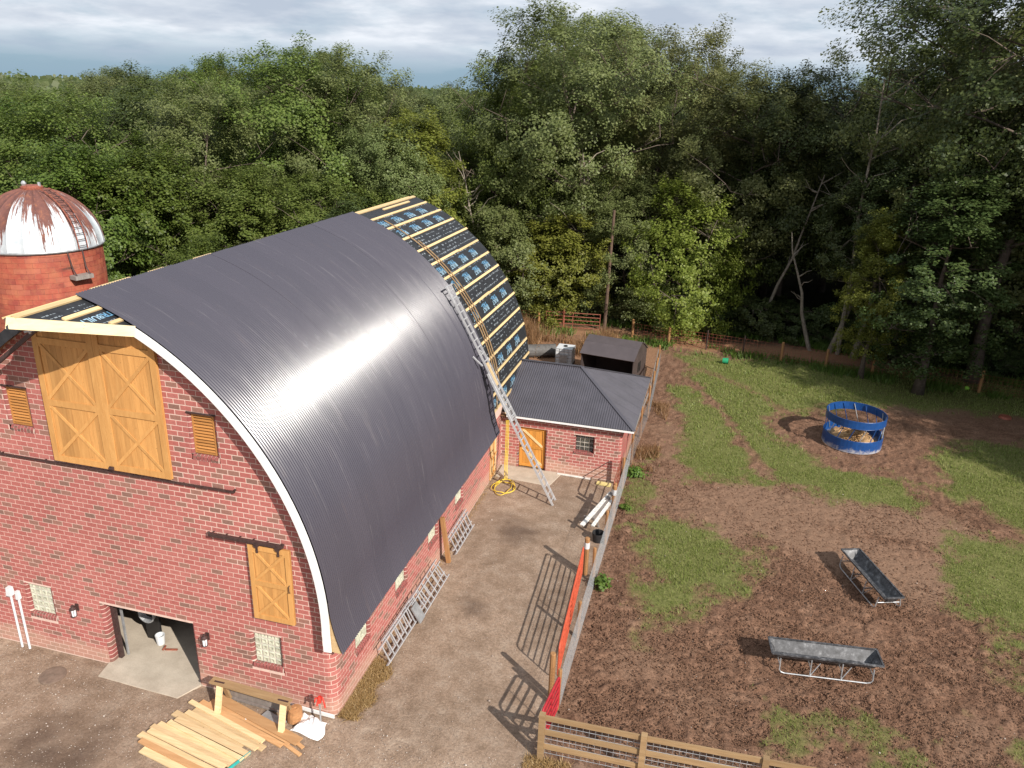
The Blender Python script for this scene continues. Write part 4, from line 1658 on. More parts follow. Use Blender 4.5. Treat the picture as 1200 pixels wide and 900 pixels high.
def ribbed(quad, n_sheets, along, name):
    """slope as separate ribbed sheets: quad = eave start, eave end, top end, top start"""
    e0, e1, t1, t0 = quad
    nrm = (e1 - e0).cross(t0 - e0).normalized()
    if nrm.z < 0:
        nrm = -nrm
    per = 9
    for s in range(n_sheets):
        mb = MB()
        m_ = per * 4 + 1
        for j in range(m_):
            f = (s + (j / (m_ - 1))) / n_sheets
            a_ = e0.lerp(e1, f)
            # ribs run straight up the slope, cut by the hip or ridge
            b_ = along(a_)
            h = 0.018 if j % 4 in (1, 2) else 0.0
            if j in (0, m_ - 1):
                h = 0.004
            mb.v.append(tuple(a_ + nrm * h))
            mb.v.append(tuple(b_ + nrm * h))
            if j:
                q = (2 * j - 2, 2 * j, 2 * j + 1, 2 * j - 1)
                mb.f.append(q)
        mk('roof_sheet', mb, M['shed_roof'], shed)


M['shed_roof'] = simple('shed steel roofing', (0.066, 0.062, 0.074), 0.42, var=0.15, scale=1.2, spec=0.5)


def up_front(a_):
    # plan: straight back in y until ridge y=19.25 or the hip
    x = a_.x
    if x <= AP.x:
        return Vector((x, AP.y, AP.z))
    f = (E2.x - x) / (E2.x - AP.x)
    return E2.lerp(AP, f)


def up_back(a_):
    x = a_.x
    if x <= AP.x:
        return Vector((x, AP.y + .01, AP.z))
    f = (E3.x - x) / (E3.x - AP.x)
    return E3.lerp(AP, f)


def up_right(a_):
    y = a_.y
    if y <= AP.y:
        return E2.lerp(AP, (y - E2.y) / (AP.y - E2.y))
    return E3.lerp(AP, (E3.y - y) / (E3.y - AP.y))


ribbed((E1, E2, AP, RL), 6, up_front, 'f')
ribbed((Vector((-0.6, 15.74 + 1.9, 3.392)), E1, AP, RL), 1, lambda a_: Vector((a_.x, AP.y, AP.z)), 'g')
ribbed((E2 + Vector((0.002, 0, 0)), E3 + Vector((0.002, 0, 0)), AP, AP), 8, up_right, 'r')
ribbed((E4, E3, AP, RL), 6, up_back, 'b')
mb = MB()
mb.beam(E2 + Vector((0, 0, .03)), AP + Vector((0, 0, .03)), 0.16, 0.015)
mb.beam(E3 + Vector((0, 0, .03)), AP + Vector((0, 0, .03)), 0.16, 0.015)
mb.beam(AP + Vector((0, 0, .035)), RL + Vector((0, 0, .035)), 0.18, 0.015)
mk('hip_cap', mb, M['shed_roof'], shed)
mb = MB()
mb.beam((0.32, 15.76, 2.575), (5.93, 15.76, 2.575), 0.03, 0.085)
mk('eave_trim', mb, M['white_trim'], shed)
mb = MB()
mb.beam((5.925, 15.80, 2.56), (5.925, 22.84, 2.53), 0.025, 0.07)
mk('eave_trim', mb, M['galv'], shed)
mb = MB()
mb.quad((0.02, 15.8, 2.53), (5.9, 15.8, 2.53), (5.9, 16.3, 2.53), (0.02, 16.3, 2.53))
mb.quad((5.2, 16.3, 2.52), (5.9, 16.3, 2.52), (5.9, 22.8, 2.52), (5.2, 22.8, 2.52))
mk('soffit', mb, M['soffit'], shed)
# pale board where the shed roof meets the barn roof
mb = MB()
mb.beam((0.30, 15.70, 2.72), (-0.22, 17.5, 3.46), 0.07, 0.04)
mb.beam((-0.22, 17.5, 3.46), (-0.62, 19.2, 4.10), 0.07, 0.04)
mb.beam((-0.62, 19.2, 4.12), (-0.35, 19.45, 4.10), 0.07, 0.04)
mk('junction_board', mb, M['batten'], shed)
# doorstep
mb = MB()
mb.hexa([(0.1, 14.9, -.03), (2.6, 14.7, -.03), (2.9, 16.08, -.03), (0.1, 16.08, -.03), (0.12, 14.92, .012), (2.58, 14.72, .008), (2.88, 16.07, .02), (0.12, 16.07, .02)])
o = mk('doorstep_slab', mb, M['concrete'])
o['kind'] = 'structure'

# ------------------------------------------------------------------ silo
SIX, SIY, SIR, SIZ = -14.98, 7.75, 1.93, 10.40
silo = thing('silo', 'round red tile silo with rusty white domed steel cap behind the barn', 'silo', (SIX, SIY, 0))
NT_, TH_ = 29, 0.182
tw = 2 * pi * SIR / NT_
base_mb = MB()
base_mb.lathe([(SIR - 0.012, -0.05), (SIR - 0.012, SIZ)], 68, (SIX, SIY))
mk('joint_wall', base_mb, M['silo_joint'], silo)
ca = atan2(CAM.y - SIY, CAM.x - SIX)
unit = MB()
nseg = 2
dth = (tw - 0.012) / SIR
for k in range(nseg + 1):
    t = -dth / 2 + dth * k / nseg
    for r, z in ((SIR - .03, -TH_ / 2 + .005), (SIR, -TH_ / 2 + .005), (SIR, TH_ / 2 - .005), (SIR - .03, TH_ / 2 - .005)):
        unit.v.append((r * cos(t) - SIR, r * sin(t), z))
for k in range(nseg):
    b = 4 * k
    for a_, c_ in ((0, 1), (1, 2), (2, 3)):
        unit.f.append((b + a_, b + 4 + a_, b + 4 + c_, b + c_))
unit.f += [(0, 1, 2, 3), tuple(4 * nseg + k for k in (3, 2, 1, 0))]
TILE = mesh_of('tile', unit, M['silo_tile'])
tiles = []
rows = int(SIZ / TH_)
for rix in range(rows):
    z = SIZ - (rix + .5) * TH_
    for k in range(NT_):
        t = 2 * pi * (k + .5 * (rix % 2)) / NT_
        dd = abs((t - ca + pi) % (2 * pi) - pi)
        tiles.append((rix * 0.06 + dd if dd < 1.75 else 99 + rix, t, z))
tiles.sort()
rm = MB()
for i, (_, t, z) in enumerate(tiles):
    rr = SIR + rnd.uniform(-.004, .004)
    p = (SIX + rr * cos(t), SIY + rr * sin(t), z)
    if i < 299:
        share('tile', TILE, silo, p, (0, 0, t))
    else:
        b = len(rm.v)
        for v in unit.v:
            rm.v.append((p[0] + v[0] * cos(t) - v[1] * sin(t), p[1] + v[0] * sin(t) + v[1] * cos(t), p[2] + v[2]))
        rm.f += [tuple(b + q for q in f) for f in unit.f]
o = mk('tile_courses', rm, M['silo_tile'], silo)
o['kind'] = 'stuff'
# dome of gores with standing seams
NG = 24
DH = 1.95
RD = SIR + 0.07
for g in range(NG):
    t0, t1 = 2 * pi * g / NG, 2 * pi * (g + 1) / NG
    nv = 16
    Vd, Fd, UV = [], [], []
    for i in range(nv + 1):
        ph = (pi / 2 - 0.13) * i / nv
        r, z = RD * cos(ph), SIZ - 0.04 + DH * sin(ph)
        for jx, (f, lift) in enumerate(((0, 0.022), (0.04, 0.0), (0.5, 0.0), (0.96, 0.0), (1.0, 0.022))):
            t = t0 + (t1 - t0) * f
            rr = r + lift * cos(ph)
            Vd.append((rr * cos(t), rr * sin(t), z + lift * sin(ph)))
            UV.append((g / NG + f / NG, i / nv))
    for i in range(nv):
        for j in range(4):
            a_ = i * 5 + j
            Fd.append((a_, a_ + 1, a_ + 6, a_ + 5))
    me = np_mesh('dome_panel', np.array(Vd), np.array(Fd), M['dome'])
    uvl = me.uv_layers.new(name='UVMap')
    UVa = np.array(UV)[np.array(Fd).ravel()]
    uvl.data.foreach_set('uv', UVa.astype(np.float32).ravel())
    share('dome_panel', me, silo, (SIX, SIY, 0))
mb = MB()
zt = SIZ + DH * sin(pi / 2 - .13)
mb.lathe([(0.36, zt - .10), (0.36, zt + .02), (0.30, zt + .07), (0.0, zt + .10)], 16, (SIX, SIY))
mk('cap', mb, M['rust_rail'], silo)
mb = MB()
mb.lathe([(0.06, zt + .06), (0.09, zt + .14), (0.05, zt + .22), (0.0, zt + .24)], 8, (SIX - .12, SIY - .2))
mk('finial', mb, M['galv'], silo)
mb = MB()
mb.tube([(SIX + .28, SIY + .05, zt + .03), (SIX + .28, SIY + .05, zt + .18)], 0.05, 6)
mk('finial', mb, M['galv'], silo)
mb = MB()
mb.lathe([(RD + .01, SIZ - .07), (RD + .03, SIZ - .03), (RD + .005, SIZ + .01)], 60, (SIX, SIY))
mk('rim', mb, M['galv'], silo)
# dome ladder and the top of the wall ladder
tl = ca + 0.62
wl_ = 0.17
rails = MB()
for s in (-1, 1):
    pts = []
    for i in range(14):
        ph = (pi / 2 - .30) * i / 13
        r, z = (RD + .10) * cos(ph), SIZ + (DH + .08) * sin(ph)
        tt = tl
        pts.append((SIX + r * cos(tt) - s * wl_ * sin(tt), SIY + r * sin(tt) + s * wl_ * cos(tt), z))
    rails.tube(pts, 0.018, 5)
dl = mk('dome_ladder', rails, M['rust_rail'], silo)
for i in range(12):
    ph = (pi / 2 - .32) * (i + .5) / 12
    r, z = (RD + .10) * cos(ph), SIZ + (DH + .08) * sin(ph)
    q = MB()
    c_ = (SIX + r * cos(tl), SIY + r * sin(tl), z)
    q.tube([(c_[0] + wl_ * sin(tl), c_[1] - wl_ * cos(tl), z), (c_[0] - wl_ * sin(tl), c_[1] + wl_ * cos(tl), z)], 0.014, 5)
    mk('rung', q, M['iron'], dl)
mb = MB()
tb = ca + 0.50
er = Vector((cos(tb), sin(tb), 0)); et = Vector((-sin(tb), cos(tb), 0))
c0 = Vector((SIX, SIY, 0)) + er * (SIR + .02)
for s in (-1, 1):
    mb.tube([c0 + et * s * .27 + Vector((0, 0, 10.35)), c0 + et * s * .24 + er * .12 + Vector((0, 0, 9.75)), c0 + et * s * .24 + er * .30 + Vector((0, 0, 9.52))], 0.025, 5)
mk('ladder_bracket', mb, M['iron'], silo)
mb = MB()
pl_ = c0 + er * .18 + Vector((0, 0, 9.46))
mb.beam(pl_ - et * .33, pl_ + et * .33, 0.34, 0.14)
mk('ladder_platform', mb, M['grey_wood'], silo)


# ------------------------------------------------------------------ ladders
def ladder(label, p0, p1, wv, n, group=None, cat='ladder', rw=(0.03, 0.07), rung_w=0.03, extra=None, mat='alu'):
    """two rails from p0 to p1, rungs across the vector wv; each rung an object"""
    p0, p1, wv = Vector(p0), Vector(p1), Vector(wv)
    t = thing('ladder', label, cat, p0, group)
    d = (p1 - p0)
    nrm = d.cross(wv).normalized()
    secs = [(p0, p1, wv, n)]
    if extra:
        secs.append(extra)
    for a_, b_, w_, k in secs:
        a_, b_, w_ = Vector(a_), Vector(b_), Vector(w_)
        for s in (-.5, .5):
            q = MB()
            q.beam(a_ + w_ * s, b_ + w_ * s, rw[0], rw[1], nrm)
            mk('rail', q, M[mat], t)
        for i in range(k):
            c_ = a_.lerp(b_, (i + .6) / (k + .2))
            q = MB()
            q.beam(c_ - w_ * .5, c_ + w_ * .5, rung_w, rung_w, nrm)
            mk('rung', q, M[mat], t)
    return t


p0 = Vector((3.12, 13.30, 0.03))
p1 = Vector((-1.63, 13.42, 8.73))
dirL = (p1 - p0).normalized()
nL = Vector((dirL.z, 0, -dirL.x))
f0 = p0.lerp(p1, 0.40) + nL * 0.075
big = ladder('tall aluminium extension ladder leaning from the yard onto the curved barn roof', p0, p0.lerp(p1, 0.62), (0, 0.48, 0), 19,
             extra=(f0, p1 + nL * 0.075, (0, 0.42, 0), 19), rw=(0.035, 0.085), rung_w=0.04)
mb = MB()
for s in (-.55, .55):
    c_ = p0.lerp(p1, 0.66) + Vector((0, s * .8, 0)) + nL * .05
    mb.beam(c_, c_ + dirL * .5 - nL * .2, 0.05, 0.05)
    c_ = p1 + Vector((0, s * .45, 0)) + nL * .06
    mb.beam(c_, c_ + dirL * -.7, 0.03, 0.06)
mb.beam(p1 + Vector((0, -.4, 0)) + nL * .08, p1 + Vector((0, .4, 0)) + nL * .08, 0.05, 0.05)
mk('stabiliser', mb, M['alu'], big)
mb = MB()
mb.beam(p0.lerp(p1, .56) + nL * .12 - Vector((0, .12, 0)), p0.lerp(p1, .66) + nL * .13 - Vector((0, .10, 0)), 0.16, 0.06)
o = mk('pad', mb, M['pine'], big)

GL = 'aluminium ladders lying along the barn wall'
ladder('aluminium ladder on its side against the brick wall, nearest the barn corner', (0.39, 2.15, 0.36), (0.44, 4.75, 0.36), (0.26, 0, -0.50), 8, GL, extra=((0.30, 2.5, 0.40), (0.34, 5.3, 0.42), (0.2, 0, -.48), 9))
t_ = ladder('folded stepladder with flat top, lying on its side along the wall', (0.52, 4.45, 0.34), (0.52, 7.05, 0.33), (0.34, 0, -0.46), 8, GL, extra=((0.43, 4.5, 0.46), (0.40, 6.95, 0.46), (0.3, 0, -.44), 6))
mb = MB()
mb.hexa([(0.42, 4.22, 0.60), (0.72, 4.22, 0.10), (0.72, 4.62, 0.10), (0.42, 4.62, 0.60), (0.46, 4.22, 0.63), (0.76, 4.22, 0.13), (0.76, 4.62, 0.13), (0.46, 4.62, 0.63)])
mk('top_plate', mb, M['galv'], t_)
ladder('short aluminium ladder lying beyond the leaning brown post', (0.37, 8.35, 0.34), (0.37, 10.55, 0.34), (0.26, 0, -0.52), 7, GL, extra=((0.27, 8.4, .42), (0.25, 10.6, .42), (.22, 0, -.5), 7))
mb = MB()
mb.beam((0.40, 7.90, 0.0), (0.12, 7.98, 1.75), 0.14, 0.14, (1, 0, 0))
tag(mk('post', mb, M['treated_post'], at=(0.40, 7.90, 0)), 'square brown timber post leaning upright against the barn side wall', 'post')
# yellow hose from the eave to the ground
mb = MB()
pts = [(0.42, 15.35, 2.55), (0.44, 15.30, 2.0), (0.46, 15.22, 1.2), (0.50, 15.0, 0.5), (0.62, 14.6, 0.06)]
for s in (0, .05, .10):
    mb.tube([(x + s, y + s * .6, z) for x, y, z in pts], 0.020, 5)
cpts = []
for k in range(60):
    t = k / 59 * 2 * pi * 3.4
    cpts.append((0.78 + (0.42 + .12 * sin(t * .37)) * cos(t), 13.9 + (0.62 + .15 * cos(t * .5)) * sin(t), 0.03 + .012 * (k % 7)))
mb.tube(cpts, 0.018, 5)
tag(mk('hose', mb, M['yellow'], at=(0.7, 14.2, 0)), 'yellow air hose hanging from the barn eave and coiled on the ground', 'hose')

# straw and weeds along the barn foot
# ------------------------------------------------------------------ front yard things
# white vent pipes
for i, (x, h, lab) in enumerate(((-10.22, 1.86, 'taller white vent pipe with box cap beside the glass block window'), (-9.95, 1.78, 'shorter white vent pipe with box cap beside the glass block window'))):
    t = thing('vent_pipe', lab, 'pipe', (x, -0.16, 0), 'white vent pipes on the barn front')
    mb = MB(); mb.tube([(x, -0.16, 0), (x, -0.16, h)], 0.034, 10); mk('pipe', mb, M['white_plastic'], t)
    mb = MB(); s_ = 0.08 if i == 0 else 0.055
    mb.hexa([(x - s_, -.16 - s_, h - .02), (x + s_, -.16 - s_, h - .02), (x + s_, -.16 + s_, h - .02), (x - s_, -.16 + s_, h - .02),
             (x - s_ * .8, -.16 - s_ * .8, h + .25), (x + s_ * .8, -.16 - s_ * .8, h + .25), (x + s_ * .8, -.16 + s_ * .8, h + .25), (x - s_ * .8, -.16 + s_ * .8, h + .25)])
    mk('cap', mb, M['white_plastic'], t)
mb = MB()
mb.lathe([(0.36, -0.02), (0.36, 0.018), (0.33, 0.026), (0.0, 0.030)], 20, (-8.42, -0.9))
mb.tube([(-8.5, -0.9, .03), (-8.45, -0.9, .045), (-8.38, -0.9, .03)], 0.012, 5)
tag(mk('manhole_lid', mb, M['ground_lid'] if 'ground_lid' in M else simple('dusty iron lid', (0.17, 0.12, 0.09), 0.8), at=(-8.42, -.9, 0)), 'dusty round lid set in the dirt in front of the barn', 'manhole cover')

# lumber pile: every board is a thing
BG = 'loose boards in the lumber pile'
b0 = Vector((-2.38, -1.62, 0))
labels = ['wide reddish plank along the back edge of the lumber pile, nearest the bench', 'narrow brown board just in front of the wide reddish plank', 'long tan board third from the back of the lumber pile',
          'narrow pale board sticking out farthest at the back half of the pile', 'long knotty pale board fifth from the back of the lumber pile', 'pale board lying on top near the middle of the lumber pile',
          'board with a crooked end just behind the middle of the pile', 'tan board in the exact middle of the lumber pile', 'pale board just in front of the middle tan board',
          'wide pale board in the front half of the lumber pile', 'bright board with clean square ends in the front half', 'yellowish board lying on top in the front half of the pile',
          'long board third from the front of the lumber pile', 'reddish board second from the front of the lumber pile', 'pale board at the very front edge of the lumber pile']
spec = []
RB = random.Random(12)
for k in range(15):
    ac = 1.00 - k * 0.158
    st_ = (-1.25, -1.4, -1.62, -1.85, -1.55, -1.62, -1.92, -1.66, -1.74, -1.95, -2.0, -1.9, -2.08, -1.85, -1.6)[k]
    Lk = (2.95, 2.9, 3.0, 2.75, 2.6, 2.55, 2.45, 2.55, 2.6, 2.75, 2.75, 2.6, 2.7, 2.45, 2.2)[k]
    lay = (2, 1, 1, 2, 1, 2, 1, 2, 2, 1, 2, 3, 1, 2, 1)[k]
    w_k = (0.28, 0.15, 0.17, 0.13, 0.19, 0.15, 0.20, 0.19, 0.15, 0.19, 0.15, 0.15, 0.19, 0.15, 0.19)[k]
    spec.append((st_, ac, Lk, w_k, lay, -0.03 + 0.006 * k + RB.uniform(-.012, .012), 'pine_red' if k in (0, 1, 2, 13) else 'pine'))
ang = radians(-13)
ex = Vector((cos(ang), sin(ang), 0)); ey = Vector((-sin(ang), cos(ang), 0))
for (s0, ac, L, w, lay, da, mt), lab in zip(spec, labels):
    a1 = ang + da
    e1 = Vector((cos(a1), sin(a1), 0))
    s_ = b0 + ex * s0 + ey * ac
    z = 0.022 + 0.042 * (lay - 1) + 0.006
    s_.z = z
    mb = MB()
    mb.beam(s_, s_ + e1 * L, w, 0.038)
    tag(mk('board', mb, M[mt], at=(s_.x, s_.y, 0)), lab, 'board', BG)
# teal-painted ends
mb = MB()
q0, q1 = b0 + ex * 0.86 + ey * 0.06, b0 + ex * 0.74 + ey * -0.95
mb.beam((q0.x, q0.y, 0.05), (q1.x, q1.y, 0.05), 0.02, 0.085)
tag(mk('end_strip', mb, M['teal'], at=(q0.x, q0.y, 0)), 'teal painted strip across the ends of the stacked boards', 'board', None)
for (x0, y0, x1, y1, z_, lab) in ((-1.9, -0.55, -0.35, -1.22, .02, 'loose brown offcut sticking out behind the lumber pile'), (-1.6, -0.95, -0.30, -1.45, .02, 'thin grey brown offcut at the corner of the lumber pile')):
    mb = MB(); mb.beam((x0, y0, z_), (x1, y1, z_), 0.10, 0.035)
    tag(mk('offcut', mb, M['pine_red'], at=(x0, y0, 0)), lab, 'board', 'offcuts by the lumber pile')

# timber bench frame against the wall
t = thing('work_bench', 'rough timber trestle bench standing against the barn front wall', 'bench', (-2.0, -0.5, 0))
H = 0.82
a_, b_ = Vector((-3.42, -0.52, H)), Vector((-0.98, -0.66, H))
mb = MB(); mb.beam(a_, b_, 0.24, 0.05); mk('top_board', mb, M['treated'], t)
for f in (0.12, 0.93):
    c_ = a_.lerp(b_, f)
    mb = MB(); mb.beam((c_.x, c_.y - .05, H - .03), (c_.x + .02, c_.y - .32, 0.0), 0.15, 0.09, (0, 1, 0)); mk('leg', mb, M['pine'], t)
    mb = MB(); mb.beam((c_.x, c_.y + .05, H - .03), (c_.x, c_.y + .30, 0.0), 0.13, 0.07, (0, 1, 0)); mk('leg', mb, M['treated'], t)
    mb = MB(); mb.box(c_.x - .17, c_.x + .13, c_.y - .05, c_.y - .0, H + .026, H + .034); mk('strap_plate', mb, M['iron'], t)
mb = MB(); mb.beam((-3.1, -0.26, .30), (-1.35, -0.36, .27), 0.04, 0.22); mk('stretcher', mb, M['grey_wood'], t)
mb = MB(); mb.beam((-3.3, -0.20, .05), (-1.2, -0.26, .05), 0.16, 0.04)
tag(mk('plank', mb, M['grey_wood'], at=(-2.2, -.2, 0)), 'weathered grey plank on the ground under the trestle bench', 'board')
# roll of paper, white sheet, metal offcut
mb = MB()
mb.lathe([(0.05, 0), (0.19, 0.02), (0.20, 0.20), (0.18, 0.40), (0.05, 0.42), (0.0, .40)], 14, (-1.02, -0.42))
mb.v = [(x + (z - .2) * .35 * 0.4, y, z) for x, y, z in mb.v]
tag(mk('paper_roll', mb, M['kraft'], at=(-1.02, -.42, 0)), 'roll of brown paper standing under the end of the bench', 'roll')
mb = MB()
NBX, NBY = 13, 9
R9 = random.Random(5)
for i in range(NBX):
    for j in range(NBY):
        u, v_ = i / (NBX - 1), j / (NBY - 1)
        x = -0.98 + 0.88 * u + 0.07 * sin(5 * v_)
        y = -0.84 + 0.62 * v_ + 0.06 * sin(4 * u + 1)
        e_ = min(u, 1 - u, v_, 1 - v_)
        z = 0.018 + min(1, e_ * 4) * (0.20 + 0.12 * sin(7 * u) * cos(6 * v_) + R9.uniform(-.045, .045))
        mb.v.append((x, y, max(z, .012)))
for i in range(NBX - 1):
    for j in range(NBY - 1):
        a0 = i * NBY + j
        mb.f.append((a0, a0 + NBY, a0 + NBY + 1, a0 + 1))
tag(mk('plastic_sheet', mb, M['bag'], at=(-.55, -.55, 0)), 'crumpled white plastic sheet heaped on the ground by the barn corner', 'sheet')
mb = MB()
pts = [(-2.45, -0.62, .04), (-2.2, -.86, .03), (-1.8, -.98, .03), (-1.2, -1.02, .03), (-0.8, -1.0, .03)]
for p, q in zip(pts[:-1], pts[1:]):
    mb.beam(p, q, 0.05, 0.03)
tag(mk('trim_strip', mb, M['white_trim'], at=(-1.8, -.9, 0)), 'bent white trim strip lying under the trestle bench', 'strip')
mb = MB()
mb.beam((-1.95, -.55, .035), (-1.25, -.75, .035), 0.40, 0.04)
tag(mk('metal_sheet', mb, M['galv'], at=(-1.6, -.6, 0)), 'small grey metal sheet on the ground under the bench', 'sheet')
# yard hydrant
t = thing('yard_hydrant', 'red handled yard hydrant on a thin pipe by the barn corner', 'hydrant', (-0.27, -0.40, 0))
mb = MB(); mb.tube([(-.27, -.40, 0), (-.27, -.40, .80)], 0.022, 8); mk('pipe', mb, M['galv'], t)
mb = MB()
mb.lathe([(0.045, .78), (0.06, .82), (0.06, .92), (0.04, .98), (0, .99)], 10, (-.27, -.40))
mb.tube([(-.27, -.40, .88), (-.27, -.50, .88), (-.27, -.54, .80)], 0.025, 6)
mk('head', mb, M['red'], t)
mb = MB()
mb.tube([(-.27, -.36, .97), (-.17, -.42, 1.0), (-.10, -.46, .86), (-.07, -.48, .74)], 0.022, 6)
mb.tube([(-.30, -.40, .95), (-.38, -.42, .90), (-.40, -.42, .78)], 0.02, 6)
mk('handle', mb, M['red'], t)
# things just inside the doorway
mb = MB()
for k in range(5):
    r = 0.26 - .012 * k
    pts = [(-6.72 + r * cos(t_), 1.05 + .035 * k, 1.05 + r * sin(t_)) for t_ in np.linspace(0, 2 * pi, 19)]
    mb.tube(pts, 0.026, 5)
tag(mk('hose_coil', mb, M['galv'], at=(-6.72, 1.1, .8)), 'grey hose coil hanging inside the barn doorway', 'hose')
mb = MB()
mb.box(-6.96, -6.46, 1.24, 1.30, 0.03, 1.40)
tag(mk('hose_board', mb, M['black'], at=(-6.7, 1.27, 0)), 'dark upright board behind the hose coil in the doorway', 'board')
mb = MB()
mb.lathe([(0.0, .04), (0.11, .04), (0.14, .36), (0.13, .36), (0.105, .06)], 14, (-6.40, 1.12))
tag(mk('bucket', mb, M['white_plastic'], at=(-6.4, 1.12, .03)), 'white bucket on the barn floor inside the doorway', 'bucket')
mb = MB()
mb.beam((-6.10, 0.92, .05), (-5.75, 1.02, .05), 0.05, 0.04)
mb.beam((-6.16, 0.90, .05), (-6.08, 0.93, .16), 0.09, 0.05)
tag(mk('hand_tool', mb, M['rust_rail'], at=(-6.0, .95, .03)), 'small reddish brown hand tool lying on the barn floor', 'tool')

# ------------------------------------------------------------------ yard fence, gates
def post(label, x, y, h, r=0.075, mat='treated_post', group=None, lean=(0, 0), white=False):
    mb = MB()
    mb.tube([(x, y, -0.02), (x + lean[0], y + lean[1], h - .02), (x + lean[0], y + lean[1], h)], [r, r, r * .85], 9)
    o = tag(mk('fence_post', mb, M[mat], at=(x, y, 0)), label, 'post', group)
    if white:
        q = MB()
        q.tube([(x + lean[0] * .75, y + lean[1] * .75, h * .72), (x + lean[0] * .9, y + lean[1] * .9, h * .88)], r * 1.08, 9)
        mk('label_wrap', q, M['white_plastic'], o)
    return o


fence = thing('wire_fence', 'long chain link fence on brown posts between the yard and the muddy paddock', 'fence', (5.6, 10, 0))
FX = lambda y: np.interp(y, [2, 8, 17, 24, 32], [5.62, 5.60, 5.66, 5.90, 5.75])
for y in (2.05, 5.2, 8.24, 10.9, 13.2, 15.6, 18.4, 21.2, 24.0, 26.6, 29.2, 31.8):
    mb = MB()
    x = float(FX(y))
    h = 1.42 + rnd.uniform(-.08, .1) + (0.25 if y > 18 else 0)
    lx = rnd.uniform(-.04, .04)
    mb.tube([(x, y, -.02), (x + lx, y, h - .03), (x + lx, y, h)], [.06, .058, .05], 8)
    mk('fence_post', mb, M['treated_post'], fence)
mb = MB()
wr_ = 0.0024
gap = 0.105
HF = 1.22


def wire(a, b, r=wr_):
    mb.tube([a, b], r, 3, False)


y = 2.1 - HF
while y < 17.4:
    for s in (0, 1):
        ya, yb = y, y + HF
        za, zb = (0.06, 0.06 + HF) if s == 0 else (0.06 + HF, 0.06)
        if ya < 2.1:
            za = za + (zb - za) * (2.1 - ya) / HF
            ya = 2.1
        if yb > 17.4:
            zb = zb - (zb - za) * (yb - 17.4) / (yb - ya)
            yb = 17.4
        if yb - ya > 0.02:
            wire((float(FX(ya)) + .07, ya, za), (float(FX(yb)) + .07, yb, zb))
    y += gap
for z in (0.06, 0.68, 1.29):
    for k in range(16):
        ya, yb = 2.1 + k * .956, 2.1 + (k + 1) * .956
        wire((float(FX(ya)) + .07, ya, z), (float(FX(yb)) + .07, yb, z), 0.004)
o = mk('chain_link_mesh', mb, M['wire'], fence)
o['kind'] = 'stuff'
mb = MB()
for z in (.15, .4, .65, .9, 1.15):
    for k in range(14):
        ya, yb = 17.6 + k * 1.01, 17.6 + (k + 1) * 1.01
        wire((float(FX(ya)) + .07, ya, z), (float(FX(yb)) + .07, yb, z), 0.006)
y = 17.7
while y < 31.7:
    wire((float(FX(y)) + .07, y, .1), (float(FX(y)) + .07, y, 1.2), 0.004)
    y += .2
o = mk('wire_grid', mb, M['wire'], fence)
o['kind'] = 'stuff'
for z0_, ya, yb in ((1.25, 18.3, 24.1), (1.3, 24.1, 31.7), (0.55, 24.1, 31.7)):
    mb = MB()
    mb.beam((float(FX(ya)) - .07, ya, z0_), (float(FX(yb)) - .07, yb, z0_ + .05), 0.04, 0.14)
    mk('board', mb, M['grey_wood'], fence)


def tube_gate(label, x, y0, y1, z0, z1, nbar, mat, nvert=2, r=0.024, x1=None):
    t = thing('tube_gate', label, 'gate', (x, y0, 0))
    x1 = x if x1 is None else x1
    mx = lambda y: x + (x1 - x) * (y - y0) / (y1 - y0)
    mb = MB()
    c_ = 0.14
    loop = []
    for (cy, cz, a0) in ((y1 - c_, z1 - c_, 0), (y0 + c_, z1 - c_, 90), (y0 + c_, z0 + c_, 180), (y1 - c_, z0 + c_, 270)):
        for k in range(5):
            a_ = radians(a0 + 90 * k / 4)
            yy = cy + c_ * cos(a_)
            loop.append((mx(yy), yy, cz + c_ * sin(a_)))
    loop.append(loop[0])
    mb.tube(loop, r * 1.15, 7, False)
    mk('frame', mb, M[mat], t)
    for k in range(1, nbar - 1):
        z = z0 + (z1 - z0) * k / (nbar - 1)
        q = MB(); q.tube([(mx(y0), y0, z), (mx(y1), y1, z)], r, 7); mk('bar', q, M[mat], t)
    for k in range(nvert):
        y = y0 + (y1 - y0) * (k + 1) / (nvert + 1)
        q = MB(); q.beam((mx(y) + r, y, z0), (mx(y) + r, y, z1), 0.03, 0.012, (0, 1, 0)); mk('upright', q, M[mat], t)
    return t


tube_gate('faded orange tube gate standing closed beside the chain link fence', 5.42, 3.05, 8.45, 0.18, 1.28, 7, 'orange_gate', 1, 0.021, 5.16)
tube_gate('bright red tube gate at the near corner of the paddock', 5.50, 0.55, 1.95, 0.15, 1.22, 6, 'red_gate', 1, 0.030, 5.66)
tube_gate('dark tube gate between the brick shed and the yard posts', 5.52, 13.35, 15.75, 0.2, 1.4, 5, 'rust_rail', 1, 0.022)
post('round brown post with white wrap at the far end of the orange gate', 5.24, 8.68, 1.48, 0.09, white=True)
post('brown round post between the red gate and the orange gate', 5.36, 2.45, 1.5, 0.085)
post('short brown post with white wrap near the white boards', 5.62, 12.9, 1.45, 0.08, white=True)
